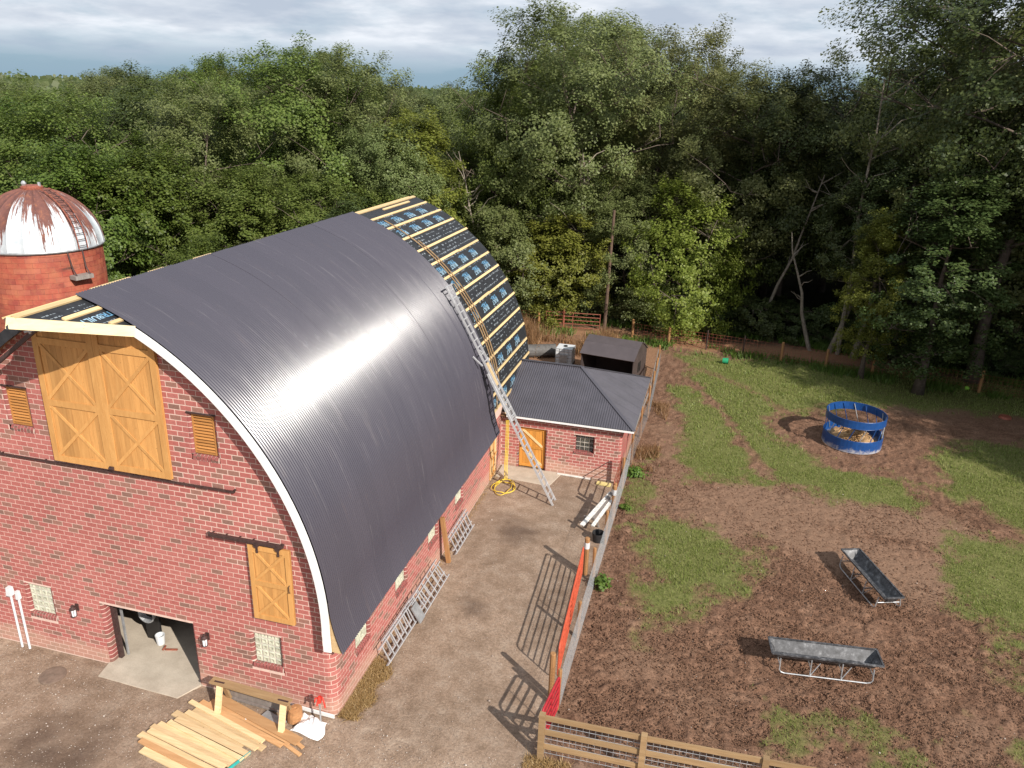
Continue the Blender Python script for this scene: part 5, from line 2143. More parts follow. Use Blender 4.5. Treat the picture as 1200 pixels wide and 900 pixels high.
# white boards and tub by the fence
t_ = 'peeling boards piled by the fence'
for i, (a_, b_, w, lab) in enumerate((((4.62, 11.35, .34), (5.42, 13.5, .80), .17, 'long peeling white board sloping up against the fence'),
                                  ((5.02, 11.5, .30), (5.50, 13.1, .66), .13, 'short white board beside the long peeling one'),
                                  ((4.95, 11.9, .40), (5.58, 13.8, .92), .15, 'grey weathered board on top of the white boards'))):
    mb = MB(); mb.beam(a_, b_, w, 0.05)
    tag(mk('board', mb, M['white_board' if i < 2 else 'grey_wood'], at=(a_[0], a_[1], 0)), lab, 'board', t_)
mb = MB()
for x0_, y0_ in ((4.85, 11.95), (5.32, 13.0)):
    h_ = .36 if y0_ < 12.5 else .58
    mb.beam((x0_ - .26, y0_ + .1, h_), (x0_ + .32, y0_ - .1, h_), 0.08, 0.06)
    for s in (-.22, .28):
        mb.beam((x0_ + s, y0_, h_ - .03), (x0_ + s * 1.25, y0_ + .05, 0), 0.06, 0.06, (0, 1, 0))
tag(mk('trestle', mb, M['grey_wood'], at=(5.0, 12.3, 0)), 'low grey trestle carrying the peeling white boards', 'trestle')
mb = MB()
mb.lathe([(0, .03), (.18, .03), (.22, .36), (.24, .37), (.24, .34), (.20, 0.0), (0, 0)], 18, (5.33, 11.0))
tag(mk('tub', mb, M['rubber'], at=(5.33, 11.0, 0)), 'black rubber tub beside the chain link fence', 'tub')
mb = MB(); mb.beam((4.55, 15.62, .05), (5.15, 15.55, .05), 0.22, 0.08)
tag(mk('foam_board', mb, M['yellow_foam'], at=(4.85, 15.6, 0)), 'pale yellow foam board lying at the foot of the shed wall', 'board')
mb = MB(); mb.beam((2.7, 15.95, .03), (4.2, 15.9, .03), 0.08, 0.04)
tag(mk('strip', mb, M['white_board'], at=(3.4, 15.9, 0)), 'thin pale strip of wood along the shed wall foot', 'board')

# timber paddock fence at the bottom
tf = thing('timber_fence', 'post and rail timber fence with wire grid at the near edge of the paddock', 'fence', (8, 0.3, 0))
TP = [(5.57, 0.24), (8.10, 0.30), (10.95, 0.42), (13.8, 0.56), (16.6, 0.75)]
for i, (x, y) in enumerate(TP):
    mb = MB()
    s_ = 0.075
    mb.box(x - s_, x + s_, y - s_, y + s_, -.02, 1.44)
    mk('fence_post', mb, M['treated'], tf)
    if i < len(TP) - 1:
        x2, y2 = TP[i + 1]
        for z in (1.33, 0.88, 0.42):
            q = MB()
            q.beam((x + s_ + .002, y, z), (x2 - s_ - .002, y2, z), 0.045, 0.15)
            mk('rail', q, M['treated'], tf)
mb = MB()
for i in range(len(TP) - 1):
    (xa, ya), (xb, yb) = TP[i], TP[i + 1]
    for k in range(8):
        z = 0.12 + k * .155
        mb.tube([(xa, ya + .09, z), (xb, yb + .09, z)], .006, 3, False)
    n = int((xb - xa) / .155)
    for k in range(n):
        f = (k + .5) / n
        x, y = xa + (xb - xa) * f, ya + (yb - ya) * f
        mb.tube([(x, y + .09, .08), (x, y + .09, 1.3)], .006, 3, False)
o = mk('wire_grid', mb, M['galv'], tf)
o['kind'] = 'stuff'

# ------------------------------------------------------------------ paddock things
# round bale feeder
FC = (16.05, 24.05)
t = thing('round_feeder', 'round blue steel bale feeder with slanted bars in the paddock', 'feeder', (FC[0], FC[1], 0))
RF = 1.40
mb = MB(); mb.lathe([(RF - .02, 0.0), (RF, 0.0), (RF, .62), (RF - .02, .62), (RF - .02, 0.0)], 48, FC); mk('lower_band', mb, M['blue'], t)
mb = MB(); mb.lathe([(RF - .02, 1.28), (RF, 1.28), (RF, 1.65), (RF - .02, 1.65), (RF - .02, 1.28)], 48, FC); mk('upper_band', mb, M['blue'], t)
for z in (.62, 1.28, 1.65):
    mb = MB()
    mb.tube([(FC[0] + (RF - .01) * cos(2 * pi * k / 48), FC[1] + (RF - .01) * sin(2 * pi * k / 48), z) for k in range(49)], 0.016, 5, False)
    mk('rim', mb, M['blue'], t)
for k in range(16):
    a_ = 2 * pi * k / 16
    b_ = a_ + 0.34
    mb = MB()
    mb.tube([(FC[0] + (RF - .04) * cos(a_), FC[1] + (RF - .04) * sin(a_), .30), (FC[0] + (RF - .04) * cos(b_), FC[1] + (RF - .04) * sin(b_), 1.60)], 0.019, 6)
    mk('bar', mb, M['galv'] if k % 3 == 0 else M['blue'], t)


def heap(name, label, cx, cy, rx, ry, h, mat, seed, n=2600, kind=None):
    """a loose heap of stalks"""
    R = np.random.RandomState(seed)
    rr = np.sqrt(R.rand(n)); an = R.rand(n) * 2 * pi
    x = rr * np.cos(an); y = rr * np.sin(an)
    z = (1 - rr ** 2) * (0.6 + .8 * vnoise(x * 3 + 9, y * 3 + 7, 1.0, seed)) * R.rand(n) ** .3
    Px = np.stack([cx + x * rx, cy + y * ry, z * h + .02], 1)
    d = R.randn(n, 3) * np.array([1, 1, .45]); d /= np.linalg.norm(d, axis=1)[:, None]
    L = R.uniform(.06, .16, n)[:, None]
    w = np.cross(d, R.randn(n, 3)); w /= np.linalg.norm(w, axis=1)[:, None]
    w *= .014
    V = np.stack([Px - d * L - w, Px - d * L + w, Px + d * L + w, Px + d * L - w], 1).reshape(-1, 3)
    V[:, 2] = np.maximum(V[:, 2], .01)
    V -= np.array([cx, cy, 0])
    F = np.arange(4 * n).reshape(-1, 4)
    o = bpy.data.objects.new(name, np_mesh(name, V, F, mat))
    link(o)
    o.location = (cx, cy, 0)
    return o


def lump(mb, cx, cy, rx, ry, h, seed, n=16):
    R = random.Random(seed)
    b = len(mb.v)
    m_ = 6
    for i in range(m_):
        f = i / (m_ - 1)
        for k in range(n):
            a_ = 2 * pi * k / n
            q = 1 + R.uniform(-.13, .13)
            r = cos(f * pi / 2)
            mb.v.append((cx + rx * r * cos(a_) * q, cy + ry * r * sin(a_) * q, h * sin(f * pi / 2) * (1 + R.uniform(-.12, .12)) if i else 0.0))
    for i in range(m_ - 1):
        for k in range(n):
            mb.f.append((b + i * n + k, b + i * n + (k + 1) % n, b + (i + 1) * n + (k + 1) % n, b + (i + 1) * n + k))


mb = MB()
lump(mb, FC[0] - .45, FC[1] + .05, .72, .75, .72, 1)
lump(mb, FC[0] + .55, FC[1] - .45, .52, .50, .62, 2)
lump(mb, FC[0] + .1, FC[1] - .1, 1.0, .9, .18, 3)
tag(mk('hay_heap', mb, M['hay'], at=(FC[0], FC[1], 0)), 'leftover brown hay inside the round blue feeder', 'hay')
o = heap('hay', '', FC[0], FC[1], 1.15, 1.15, .72, M['hay'], 61, 2600)
o['kind'] = 'stuff'


def trough(label, c, ang, L=3.15, W=.74, zt=.62, dep=.30):
    t = thing('feed_trough', label, 'trough', (c[0], c[1], 0), 'black feed troughs in the paddock')
    ex = Vector((cos(ang), sin(ang), 0)); ey = Vector((-sin(ang), cos(ang), 0)); C0 = Vector((c[0], c[1], 0))
    prof = [(-.5, 0), (-.47, -.10), (-.36, -.72), (-.22, -1), (.22, -1), (.36, -.72), (.47, -.10), (.5, 0)]
    mb = MB()
    st = [(-.5, 1.0, 0.0), (-.485, .96, .25), (-.44, .80, 1), (.44, .80, 1), (.485, .96, .25), (.5, 1.0, 0.0)]
    secs = []
    # body: outer skin with sloping ends
    for (f, wf, df) in st:
        sec = []
        for (u, d) in prof:
            uu = u * (1 if df == 0 else (1 - (1 - .86) * 0))
            sec.append(C0 + ex * f * L + ey * uu * W * (wf if abs(d) > .5 else 1) + Vector((0, 0, zt + d * dep * (1 if df == 1 else df))))
        secs.append(sec)
    b = len(mb.v)
    for s in secs:
        mb.v += [tuple(p) for p in s]
    n = len(prof)
    for i in range(len(secs) - 1):
        for k in range(n - 1):
            mb.f.append((b + i * n + k, b + i * n + k + 1, b + (i + 1) * n + k + 1, b + (i + 1) * n + k))
    # rolled lip
    lip = [C0 + ex * sx * L / 2 + ey * sy * W / 2 + Vector((0, 0, zt)) for sx, sy in ((-1, -1), (1, -1), (1, 1), (-1, 1), (-1, -1))]
    mk('basin', mb, M['trough'], t)
    q = MB()
    for p, r in zip(lip[:-1], lip[1:]):
        q.beam(p, r, .05, .045)
    mk('lip', q, M['trough'], t)
    for sy in (-1, 1):
        q = MB()
        yy = sy * (W / 2 + .03)
        zlo = .035
        pts = [(-.42, .50), (-.42, .14), (-.405, .07), (-.37, zlo), (.37, zlo), (.405, .07), (.42, .14), (.42, .50)]
        q.tube([C0 + ex * f * L + ey * (yy + sy * (.06 if z < .2 else 0)) + Vector((0, 0, z)) for f, z in pts], .020, 6)
        mk('leg_rail', q, M['galv'], t)
        for f in (-.14, .14):
            q = MB()
            q.tube([C0 + ex * f * L + ey * yy + Vector((0, 0, zt - .06)), C0 + ex * f * L + ey * (yy + sy * .06) + Vector((0, 0, zlo))], .019, 6)
            mk('leg', q, M['galv'], t)
            q = MB()
            q.tube([C0 + ex * (f + .09) * L + ey * yy * .8 + Vector((0, 0, zt - .2)), C0 + ex * f * L + ey * (yy + sy * .06) + Vector((0, 0, zlo))], .013, 5)
            mk('strut', q, M['galv'], t)
    for f in (-.42, -.14, .14, .42):
        q = MB()
        q.tube([C0 + ex * f * L - ey * (W / 2 + .03) + Vector((0, 0, .28)), C0 + ex * f * L + ey * (W / 2 + .03) + Vector((0, 0, .28))], .016, 6)
        mk('cross_bar', q, M['galv'], t)
    return t


trough('black feed trough on a tube frame lying broadside near the timber fence', (12.93, 5.97), atan2(.37, 3.25))
trough('black feed trough on a tube frame standing end on farther up the paddock', (14.95, 10.9), atan2(-2.75, 1.0), L=2.95, W=.70)
mb = MB()
mb.lathe([(.0, .0), (.17, .0), (.21, .36), (.225, .37), (.20, .36), (.16, .02), (0, .02)], 16, (0, 0))
mb.v = [(9.6 + z, 34.6 + x, .2 + y) for x, y, z in mb.v]
tag(mk('bucket', mb, M['green_plastic'], at=(9.6, 34.6, 0)), 'green plastic bucket lying on its side in the grass', 'bucket')
mb = MB(); mb.lathe([(0, .14), (.28, .12), (.34, .0), (.30, .0)], 16, (24.8, 30.4))
tag(mk('feed_pan', mb, M['rust_rail'], at=(24.8, 30.4, 0)), 'small red pan lying in the shade at the edge of the grass', 'pan')
mb = MB(); mb.lathe([(.01, 0), (.10, .04), (.14, .14), (.10, .24), (.0, .28)], 12, (23.9, 34.6))
tag(mk('ball', mb, M['lime'], at=(23.9, 34.6, 0)), 'lime green ball in the shaded grass by the woods', 'ball')

# ------------------------------------------------------------------ behind the shed
# low run-in shelter with a two-pitch roof
O = Vector((4.6, 27.28, 0)); ca_, sa_ = cos(-.17), sin(-.17)
LL = lambda u, t, z: (O.x + u * ca_ - t * sa_, O.y + u * sa_ + t * ca_, z)
sh = thing('animal_shelter', 'low dark brown animal shelter with open front and two-pitch roof', 'shelter', (O.x - 1.5, O.y + 1.3, 0))
w_, d_, he, hk, hr = 3.11, 2.78, 1.92, 2.44, 2.68


def slab(name, pts, mat, th=0.04):
    p = [Vector(q) for q in pts]
    n = (p[1] - p[0]).cross(p[3] - p[0]).normalized() * th
    mb = MB(); mb.hexa([tuple(q - n) for q in p] + [tuple(q) for q in p])
    return mk(name, mb, M[mat], sh)


kf = d_ / 2 * .55
slab('lower_roof', [LL(-w_ - .08, -.1, he), LL(.08, -.1, he), LL(.08, kf, hk), LL(-w_ - .08, kf, hk)], 'brown_shed_roof')
slab('upper_roof', [LL(-w_ - .08, kf + .004, hk + .004), LL(.08, kf + .004, hk + .004), LL(.08, d_ / 2, hr), LL(-w_ - .08, d_ / 2, hr)], 'brown_shed_roof')
slab('upper_roof', [LL(-w_ - .08, d_ / 2 + .004, hr), LL(.08, d_ / 2 + .004, hr), LL(.08, d_ - kf, hk), LL(-w_ - .08, d_ - kf, hk)], 'brown_shed_roof')
slab('lower_roof', [LL(-w_ - .08, d_ - kf + .004, hk), LL(.08, d_ - kf + .004, hk), LL(.08, d_ + .1, he), LL(-w_ - .08, d_ + .1, he)], 'brown_shed_roof')
for u0 in (0, -w_):
    n = 9
    for k in range(n):
        ta, tb = d_ * k / n + .004, d_ * (k + 1) / n - .004
        zt_ = lambda t_: (np.interp(t_, [0, kf, d_ / 2, d_ - kf, d_], [he, hk, hr, hk, he]) - .06)
        mb = MB()
        mb.hexa([LL(u0 - .02, ta, 0), LL(u0 + .02, ta, 0), LL(u0 + .02, tb, 0), LL(u0 - .02, tb, 0), LL(u0 - .02, ta, zt_(ta)), LL(u0 + .02, ta, zt_(ta)), LL(u0 + .02, tb, zt_(tb)), LL(u0 - .02, tb, zt_(tb))])
        mk('plank', mb, M['brown_shed'], sh)
mb = MB(); mb.hexa([LL(-w_, d_ - .04, 0), LL(0, d_ - .04, 0), LL(0, d_, 0), LL(-w_, d_, 0), LL(-w_, d_ - .04, he - .05), LL(0, d_ - .04, he - .05), LL(0, d_, he - .05), LL(-w_, d_, he - .05)])
mk('back_wall', mb, M['brown_shed'], sh)
mb = MB(); mb.hexa([LL(-w_, -.02, 0), LL(0, -.02, 0), LL(0, .03, 0), LL(-w_, .03, 0), LL(-w_, -.02, .75), LL(0, -.02, .75), LL(0, .03, .75), LL(-w_, .03, .75)])
mk('front_board', mb, M['brown_shed'], sh)
mb = MB(); mb.hexa([LL(.025, 1.0, .9), LL(.03, 1.0, .9), LL(.03, 1.6, .9), LL(.025, 1.6, .9), LL(.025, 1.0, 1.5), LL(.03, 1.0, 1.5), LL(.03, 1.6, 1.5), LL(.025, 1.6, 1.5)])
mk('painted_opening', mb, M['black'], sh)  # black plate paints the darkness of an opening; no hole is cut
for k in range(3):
    mb = MB()
    mb.beam((4.95 + .25 * k, 26.2 + .9 * k, .05 + .05 * k), (5.35, 28.0 + .5 * k, .2 + .1 * k), .18, .04)
    tag(mk('board', mb, M['grey_wood' if k else 'white_board'], at=(5.1, 27 + k, 0)), ('pale board leaning between the dark shelter and the fence', 'grey board lying beside the dark shelter', 'grey board farther back beside the dark shelter')[k], 'board')
# caged white tank
t = thing('liquid_tank', 'white caged liquid tank standing on a pallet behind the shed', 'tank', (0.02, 30.9, 0))
TX, TY = 0.02, 30.9
mb = MB(); mb.box(TX - .50, TX + .50, TY - .5, TY + .5, .16, 1.18)
mk('tank_body', mb, M['white_plastic'], t)
mb = MB(); mb.lathe([(.12, 1.18), (.12, 1.25), (0, 1.26)], 12, (TX, TY)); mk('cap', mb, M['black'], t)
for z in (.22, .42, .62, .82, 1.02, 1.16):
    mb = MB()
    c_ = [(TX - .52, TY - .52, z), (TX + .52, TY - .52, z), (TX + .52, TY + .52, z), (TX - .52, TY + .52, z), (TX - .52, TY - .52, z)]
    mb.tube(c_, .014, 5, False); mk('cage_ring', mb, M['galv'], t)
for k in range(5):
    for sx, sy, ax in ((-1, -1, 0), (1, -1, 1), (-1, 1, 0)):
        mb = MB()
        f = -.52 + 1.04 * k / 4
        p = (TX + f, TY + sy * .525) if ax == 0 else (TX + .525, TY + f)
        mb.tube([(p[0], p[1], .14), (p[0], p[1], 1.17)], .012, 5); mk('cage_bar', mb, M['galv'], t)
mb = MB()
for k in range(5):
    mb.box(TX - .55, TX + .55, TY - .55 + .25 * k, TY - .45 + .25 * k, .11, .14)
for k in range(3):
    mb.box(TX - .55 + .5 * k, TX - .45 + .5 * k, TY - .54, TY + .54, 0, .11)
mk('pallet', mb, M['iron'], t)
mb = MB(); mb.box(TX - .26, TX + .2, TY - .533, TY - .528, .3, .75); mk('plate', mb, M['galv'], t)
mb = MB()
mb.tube([(-2.6, 31.6, .38), (-0.9, 32.3, .40)], .42, 18, True)
tag(mk('water_tank', mb, simple('dull grey tank', (.10, .095, .09), .7), at=(-1.7, 31.9, 0)), 'dull grey round tank lying on its side behind the white tank', 'tank')
for k in range(4):
    mb = MB()
    mb.beam((-2.3 + .6 * k, 28.4 - .2 * k, .06 + .05 * k), (-1.1 + .5 * k, 29.4 - .6 * k, .12), .3, .05)
    tag(mk('scrap_board', mb, M['concrete_block' if k % 2 else 'white_board'], at=(-1.7 + .5 * k, 28.8, 0)), ('pink scrap board behind the barn, nearest the barn wall', 'pale scrap board under the pink one behind the barn', 'pinkish scrap board near the white tank', 'pale scrap board beside the shed roof end')[k], 'board')

# utility pole
mb = MB()
mb.tube([(1.25, 39.2, 0), (1.28, 39.2, 4), (1.33, 39.2, 8.6)], [.13, .115, .09], 10)
tag(mk('pole', mb, simple('brown pole', (.105, .066, .046), .9, var=.3, scale=4), at=(1.25, 39.2, 0)), 'tall bare brown wooden pole beside the far red gate', 'pole')
# far fence: posts, red pipe gate and wire
ff = thing('far_fence', 'low wire fence on brown posts along the far side of the paddock', 'fence', (8, 37, 0))
FP = [(-6.5, 38.6), (-3.4, 38.2), (3.4, 38.0), (5.96, 37.3), (8.5, 37.3), (10.9, 36.9), (13.3, 36.4), (16.0, 35.9), (18.7, 35.5), (21.5, 35.0), (24.5, 34.4), (28, 33.6)]
for i, (x, y) in enumerate(FP):
    mb = MB()
    h = 1.32 + rnd.uniform(-.06, .1)
    r = .085 if i not in (4, 5) else .045
    mb.tube([(x, y, -.02), (x, y, h - .02), (x, y, h)], [r, r, r * .8], 8)
    mk('fence_post', mb, M['treated_post'] if i not in (4, 5) else M['iron'], ff)
mb = MB()
for (xa, ya), (xb, yb) in zip(FP[2:-1], FP[3:]):
    for z in (.12, .3, .48, .68, .9, 1.12):
        mb.tube([(xa, ya, z), (xb, yb, z)], .008, 3, False)
    n = int((xb - xa) / .22)
    for k in range(n):
        f = (k + .5) / n
        mb.tube([(xa + (xb - xa) * f, ya + (yb - ya) * f, .1), (xa + (xb - xa) * f, ya + (yb - ya) * f, 1.12)], .006, 3, False)
for (xa, ya), (xb, yb) in ((FP[0], FP[1]),):
    for z in (.3, .6, .9, 1.15):
        mb.tube([(xa, ya, z), (xb, yb, z)], .008, 3, False)
o = mk('wire_grid', mb, M['rust_rail'], ff)
o['kind'] = 'stuff'
t = thing('pipe_gate', 'rusty red pipe gate in the far fence beside the tall pole', 'gate', (-0.9, 38.3, 0))
ga, gb = Vector((-2.9, 38.3, 0)), Vector((0.95, 38.75, 0))
for k in range(5):
    z = .2 + .27 * k
    mb = MB(); mb.tube([ga + Vector((0, 0, z)), gb + Vector((0, 0, z))], .03, 6); mk('bar', mb, M['rust_rail'], t)
for f in (0, .33, .5, 1):
    c_ = ga.lerp(gb, f)
    mb = MB(); mb.tube([c_ + Vector((0, 0, .18)), c_ + Vector((0, 0, 1.3 if f != .33 else 1.55))], .03 if f != .33 else .08, 6); mk('upright', mb, M['rust_rail'], t)

# ------------------------------------------------------------------ trees
def norm(a):
    return a / (np.linalg.norm(a, axis=-1, keepdims=True) + 1e-9)


def leaf_quads(R, P, out, size, up=0.75, droop=0.0):
    """one rhombic leaf per point"""
    n = len(P)
    nr = norm(out * .85 + np.array([0, 0, up * .6]) + R.randn(n, 3) * .38)
    d = R.randn(n, 3)
    d[:, 2] -= droop
    d = norm(d - nr * (d * nr).sum(1, keepdims=True))
    w = np.cross(nr, d)
    L = size * R.uniform(.65, 1.35, (n, 1))
    Wd = L * R.uniform(.32, .46, (n, 1))
    mid = P + nr * L * .06
    V = np.stack([P - d * L * .5, mid + w * Wd - d * L * .05, P + d * L * .5, mid - w * Wd - d * L * .05], 1).reshape(-1, 3)
    return V


def tree_proto(name, seed, H, R0, base, nlimb, nclump, nleaf, size, shape='round', rc=(.55, 1.0), mat='leaf', bark='bark', lean=(0, 0), trunk_r=None, droop=.3, fill=0.6, multi=1, twig=True):
    R = np.random.RandomState(seed)
    rr = random.Random(seed)
    mb = MB()
    ph = R.rand(6) * 6.28

    def env(a, f):
        """crown radius at azimuth a and height fraction f of the crown (0 bottom, 1 top)"""
        if shape == 'round':
            e = math.sqrt(max(0.0, 1 - (2 * f - 0.9) ** 2 / 1.25))
        elif shape == 'vase':
            e = math.sqrt(max(0.0, 1 - ((f - .68) / (.70 if f < .68 else .36)) ** 2))
        elif shape == 'cone':
            e = (1 - f) ** .7 * .95 + .08
        else:  # bush
            e = math.sqrt(max(0.0, 1 - max(0, (f - .25) / .78) ** 2)) * (.8 + .2 * min(1, f * 4))
        lump_ = 1 + .22 * sin(3 * a + ph[0] + 4 * f) + .15 * sin(5 * a + ph[1] - 7 * f) + .14 * sin(9 * f + ph[2] + 2 * a)
        return R0 * e * lump_
    tr = trunk_r or (.012 * H + .06)
    zb = base * H
    top = H * .80
    stems = []
    for s in range(multi):
        a0 = s * 2 * pi / max(1, multi) + rr.random()
        off = .25 * (multi > 1)
        pts = []
        for k in range(8):
            f = k / 7
            wig = .035 * H * f
            pts.append(Vector((off * cos(a0) * (1 + 6 * f * (multi > 1)) + lean[0] * H * f + wig * sin(2.7 * f * 2 + ph[3] + s), off * sin(a0) * (1 + 6 * f * (multi > 1)) + lean[1] * H * f + wig * cos(3.1 * f * 2 + ph[4] + s) - wig * cos(ph[4] + s) * (1 - f), top * f)))
        pts[0] = Vector((off * cos(a0), off * sin(a0), -.15))
        mb.tube(pts, [tr * (1.35 if k == 0 else (1 - .86 * k / 7)) / (1 if multi == 1 else 1.35) for k in range(8)], 8)
        stems.append(pts)

    def on_stem(pts, z):
        for a, b in zip(pts[:-1], pts[1:]):
            if a.z <= z <= b.z:
                return a.lerp(b, (z - a.z) / (b.z - a.z))
        return pts[-1].copy()
    nodes = []
    for s in stems:
        for k in range(3, 8):
            nodes.append(s[k])
    for i in range(nlimb):
        st = stems[i % multi]
        f = (i + rr.random()) / nlimb
        z0 = zb * .75 + (top - zb * .75) * f * .92
        p = on_stem(st, z0)
        a = i * 2.4 + rr.uniform(-.4, .4)
        fz = min(.95, max(.05, (z0 - zb) / (H - zb) + .18))
        L = env(a, fz) * rr.uniform(.7, .95)
        rise = rr.uniform(.25, .75) * L
        q = []
        for k in range(6):
            t = k / 5
            q.append(Vector((p.x + cos(a + .35 * t * sin(ph[5] + i)) * L * t, p.y + sin(a + .35 * t * sin(ph[5] + i)) * L * t, p.z + rise * (t ** 1.0) - .12 * L * t * t + rr.uniform(-.1, .1) * (k > 0))))
        r0 = tr * .42 * (1 - .5 * f)
        mb.tube(q, [max(.012, r0 * (1 - .85 * k / 5)) for k in range(6)], 6)
        nodes += q[2:]
        for j in range(3):
            c0 = q[2 + j]
            a2 = a + rr.choice((-1, 1)) * rr.uniform(.5, 1.1)
            L2 = L * rr.uniform(.3, .5)
            c1 = c0 + Vector((cos(a2) * L2 * .6, sin(a2) * L2 * .6, L2 * rr.uniform(.1, .5)))
            c2 = c0 + Vector((cos(a2 + .2) * L2, sin(a2 + .2) * L2, L2 * rr.uniform(.2, .8)))
            mb.tube([c0, c1, c2], [r0 * .4, r0 * .28, .01], 5)
            nodes += [c1, c2]
    N = np.array([tuple(n_) for n_ in nodes])
    Vs = []
    cnt = 0
    tries = 0
    cx0, cy0 = stems[0][-1].x * .6, stems[0][-1].y * .6
    while cnt < nclump and tries < nclump * 20:
        tries += 1
        f = R.rand() ** .9
        a = R.rand() * 2 * pi
        e = env(a, f)
        if e < .12 * R0 and R.rand() < .7:
            continue
        q = (fill + (1 - fill) * R.rand()) if R.rand() < .78 else R.uniform(.1, .9)
        r = e * q
        z = zb + (H - zb) * f
        k = f
        c = np.array([cx0 * min(1, k + .3) + r * cos(a), cy0 * min(1, k + .3) + r * sin(a), z])
        rad = R.uniform(*rc)
        if twig and cnt % 2 == 0:
            j = int(np.argmin(((N - c) ** 2).sum(1)))
            pn_ = Vector(N[j])
            cv = Vector(c)
            if (cv - pn_).length < R0 * .9:
                mdl = (pn_ + cv) / 2 + Vector((0, 0, .12))
                mb.tube([pn_, mdl, cv], [.028, .018, .006], 3, False)
        n = int(nleaf * (rad / ((rc[0] + rc[1]) / 2)) ** 2 * R.uniform(.7, 1.25))
        # several flattened sprays in one clump
        ns = R.randint(3, 6)
        sc_ = R.randn(ns, 3) * np.array([.46, .46, .44]) * rad
        pick = R.randint(0, ns, n)
        dirs = norm(R.randn(n, 3))
        P = c + sc_[pick] + dirs * (R.rand(n, 1) ** .5) * rad * np.array([.60, .60, .52])
        outv = norm(P - np.array([0, 0, zb + (H - zb) * .45]))
        Vs.append(leaf_quads(R, P, outv, size, droop=droop))
        cnt += 1
    V = np.concatenate(Vs)
    V[:, 2] = np.maximum(V[:, 2], .03)
    F = np.arange(len(V)).reshape(-1, 4)
    lm = np_mesh(name + '_crown', V, F, M[mat])
    wm = mesh_of(name + '_trunk', mb, M[bark], True)
    return dict(crown=lm, trunk=wm, H=float(np.percentile(V[:, 2], 99.6)), R=R0, name=name)


PR = {}
PR['elm'] = tree_proto('elm', 11, 16, 5.2, .22, 13, 220, 300, .145, 'round', (.7, 1.25))
PR['elm2'] = tree_proto('elm2', 12, 17, 4.6, .20, 13, 210, 300, .145, 'vase', (.65, 1.2), mat='leaf_grey')
PR['tall'] = tree_proto('tall', 13, 21, 6.0, .30, 16, 250, 310, .15, 'vase', (.7, 1.3), mat='leaf_grey', trunk_r=.30, fill=.5)
PR['maple'] = tree_proto('maple', 14, 12, 4.2, .16, 12, 205, 270, .15, 'round', (.6, 1.05), mat='leaf_bright')
PR['young'] = tree_proto('young', 15, 8, 3.0, .04, 10, 200, 210, .13, 'bush', (.45, .85), mat='leaf_yellow', multi=2)
PR['willow'] = tree_proto('willow', 16, 15, 5.6, .10, 14, 240, 290, .145, 'bush', (.65, 1.2), mat='leaf_grey', droop=1.0, multi=2)
PR['dark'] = tree_proto('dark', 17, 14, 4.6, .12, 12, 210, 270, .155, 'bush', (.65, 1.15), mat='leaf_dark')
PR['airy'] = tree_proto('airy', 18, 20, 5.4, .38, 15, 195, 280, .14, 'vase', (.65, 1.2), mat='leaf_grey', trunk_r=.26, fill=.45)
PR['shrub'] = tree_proto('shrub', 19, 3.2, 2.2, .0, 7, 90, 120, .14, 'bush', (.35, .65), mat='leaf', multi=3, trunk_r=.05)
PR['slim'] = tree_proto('slim', 20, 14, 2.6, .12, 10, 135, 240, .14, 'round', (.5, .9), mat='leaf_yellow')
PR['pale'] = tree_proto('pale', 21, 13, 3.6, .48, 9, 95, 230, .14, 'round', (.55, .95), mat='leaf_dark', bark='bark_pale', lean=(.16, .02), trunk_r=.22)


def plant(kind, x, y, H, label, cat='tree', group=None, mat=None, rot=None, wide=1.0, name=None):
    p = PR[kind]
    s = H / p['H']
    nm = name or ('shrub' if kind == 'shrub' else 'tree')
    t = thing(nm, label, cat, (x, y, -0.02), group)
    t.rotation_euler = (0, 0, rnd.uniform(0, 6.28) if rot is None else rot)
    t.scale = (s * wide, s * wide, s)
    for part_, me_ in (('trunk', p['trunk']), ('crown', p['crown'])):
        o = bpy.data.objects.new(part_, me_)
        link(o, t)
        if part_ == 'crown' and mat:
            o.material_slots[0].link = 'OBJECT'
            o.material_slots[0].material = M[mat]
    return t


SKY_AZ = [-60, -46.55, -43.9, -40.55, -38.08, -34.02, -30.3, -26.51, -24.31, -22.06, -19.45, -18.29, -16.28, -14.03, -12.94, -9.54, -6.13, -2.71, -0.96, 1.8, 5.01, 6.96, 8.22, 8.72, 10.1, 15.25, 40]
SKY_TE = [0.0, -0.0071, -0.0024, 0.0149, 0.0253, 0.0345, 0.0461, 0.0426, 0.0257, 0.0017, 0.005, 0.0198, 0.0443, 0.0731, 0.0899, 0.0886, 0.0809, 0.064, 0.0465, 0.0385, 0.0307, 0.0401, 0.0618, 0.0828, 0.107, 0.1165, .12]


def az_of(x, y):
    return math.degrees(atan2(x - CAM.x, y - CAM.y))


def top_limit(x, y, R):
    """how tall a tree standing here is in this wood: the skyline it belongs to"""
    d = hypot(x - CAM.x, y - CAM.y)
    a = az_of(x, y)
    da = math.degrees(R * .55 / d)
    te = min(np.interp(q, SKY_AZ, SKY_TE) for q in (a - da, a, a + da))
    return CAM.z + d * te


def polar(az, d):
    return CAM.x + d * sin(radians(az)), CAM.y + d * cos(radians(az))


PLACED = []
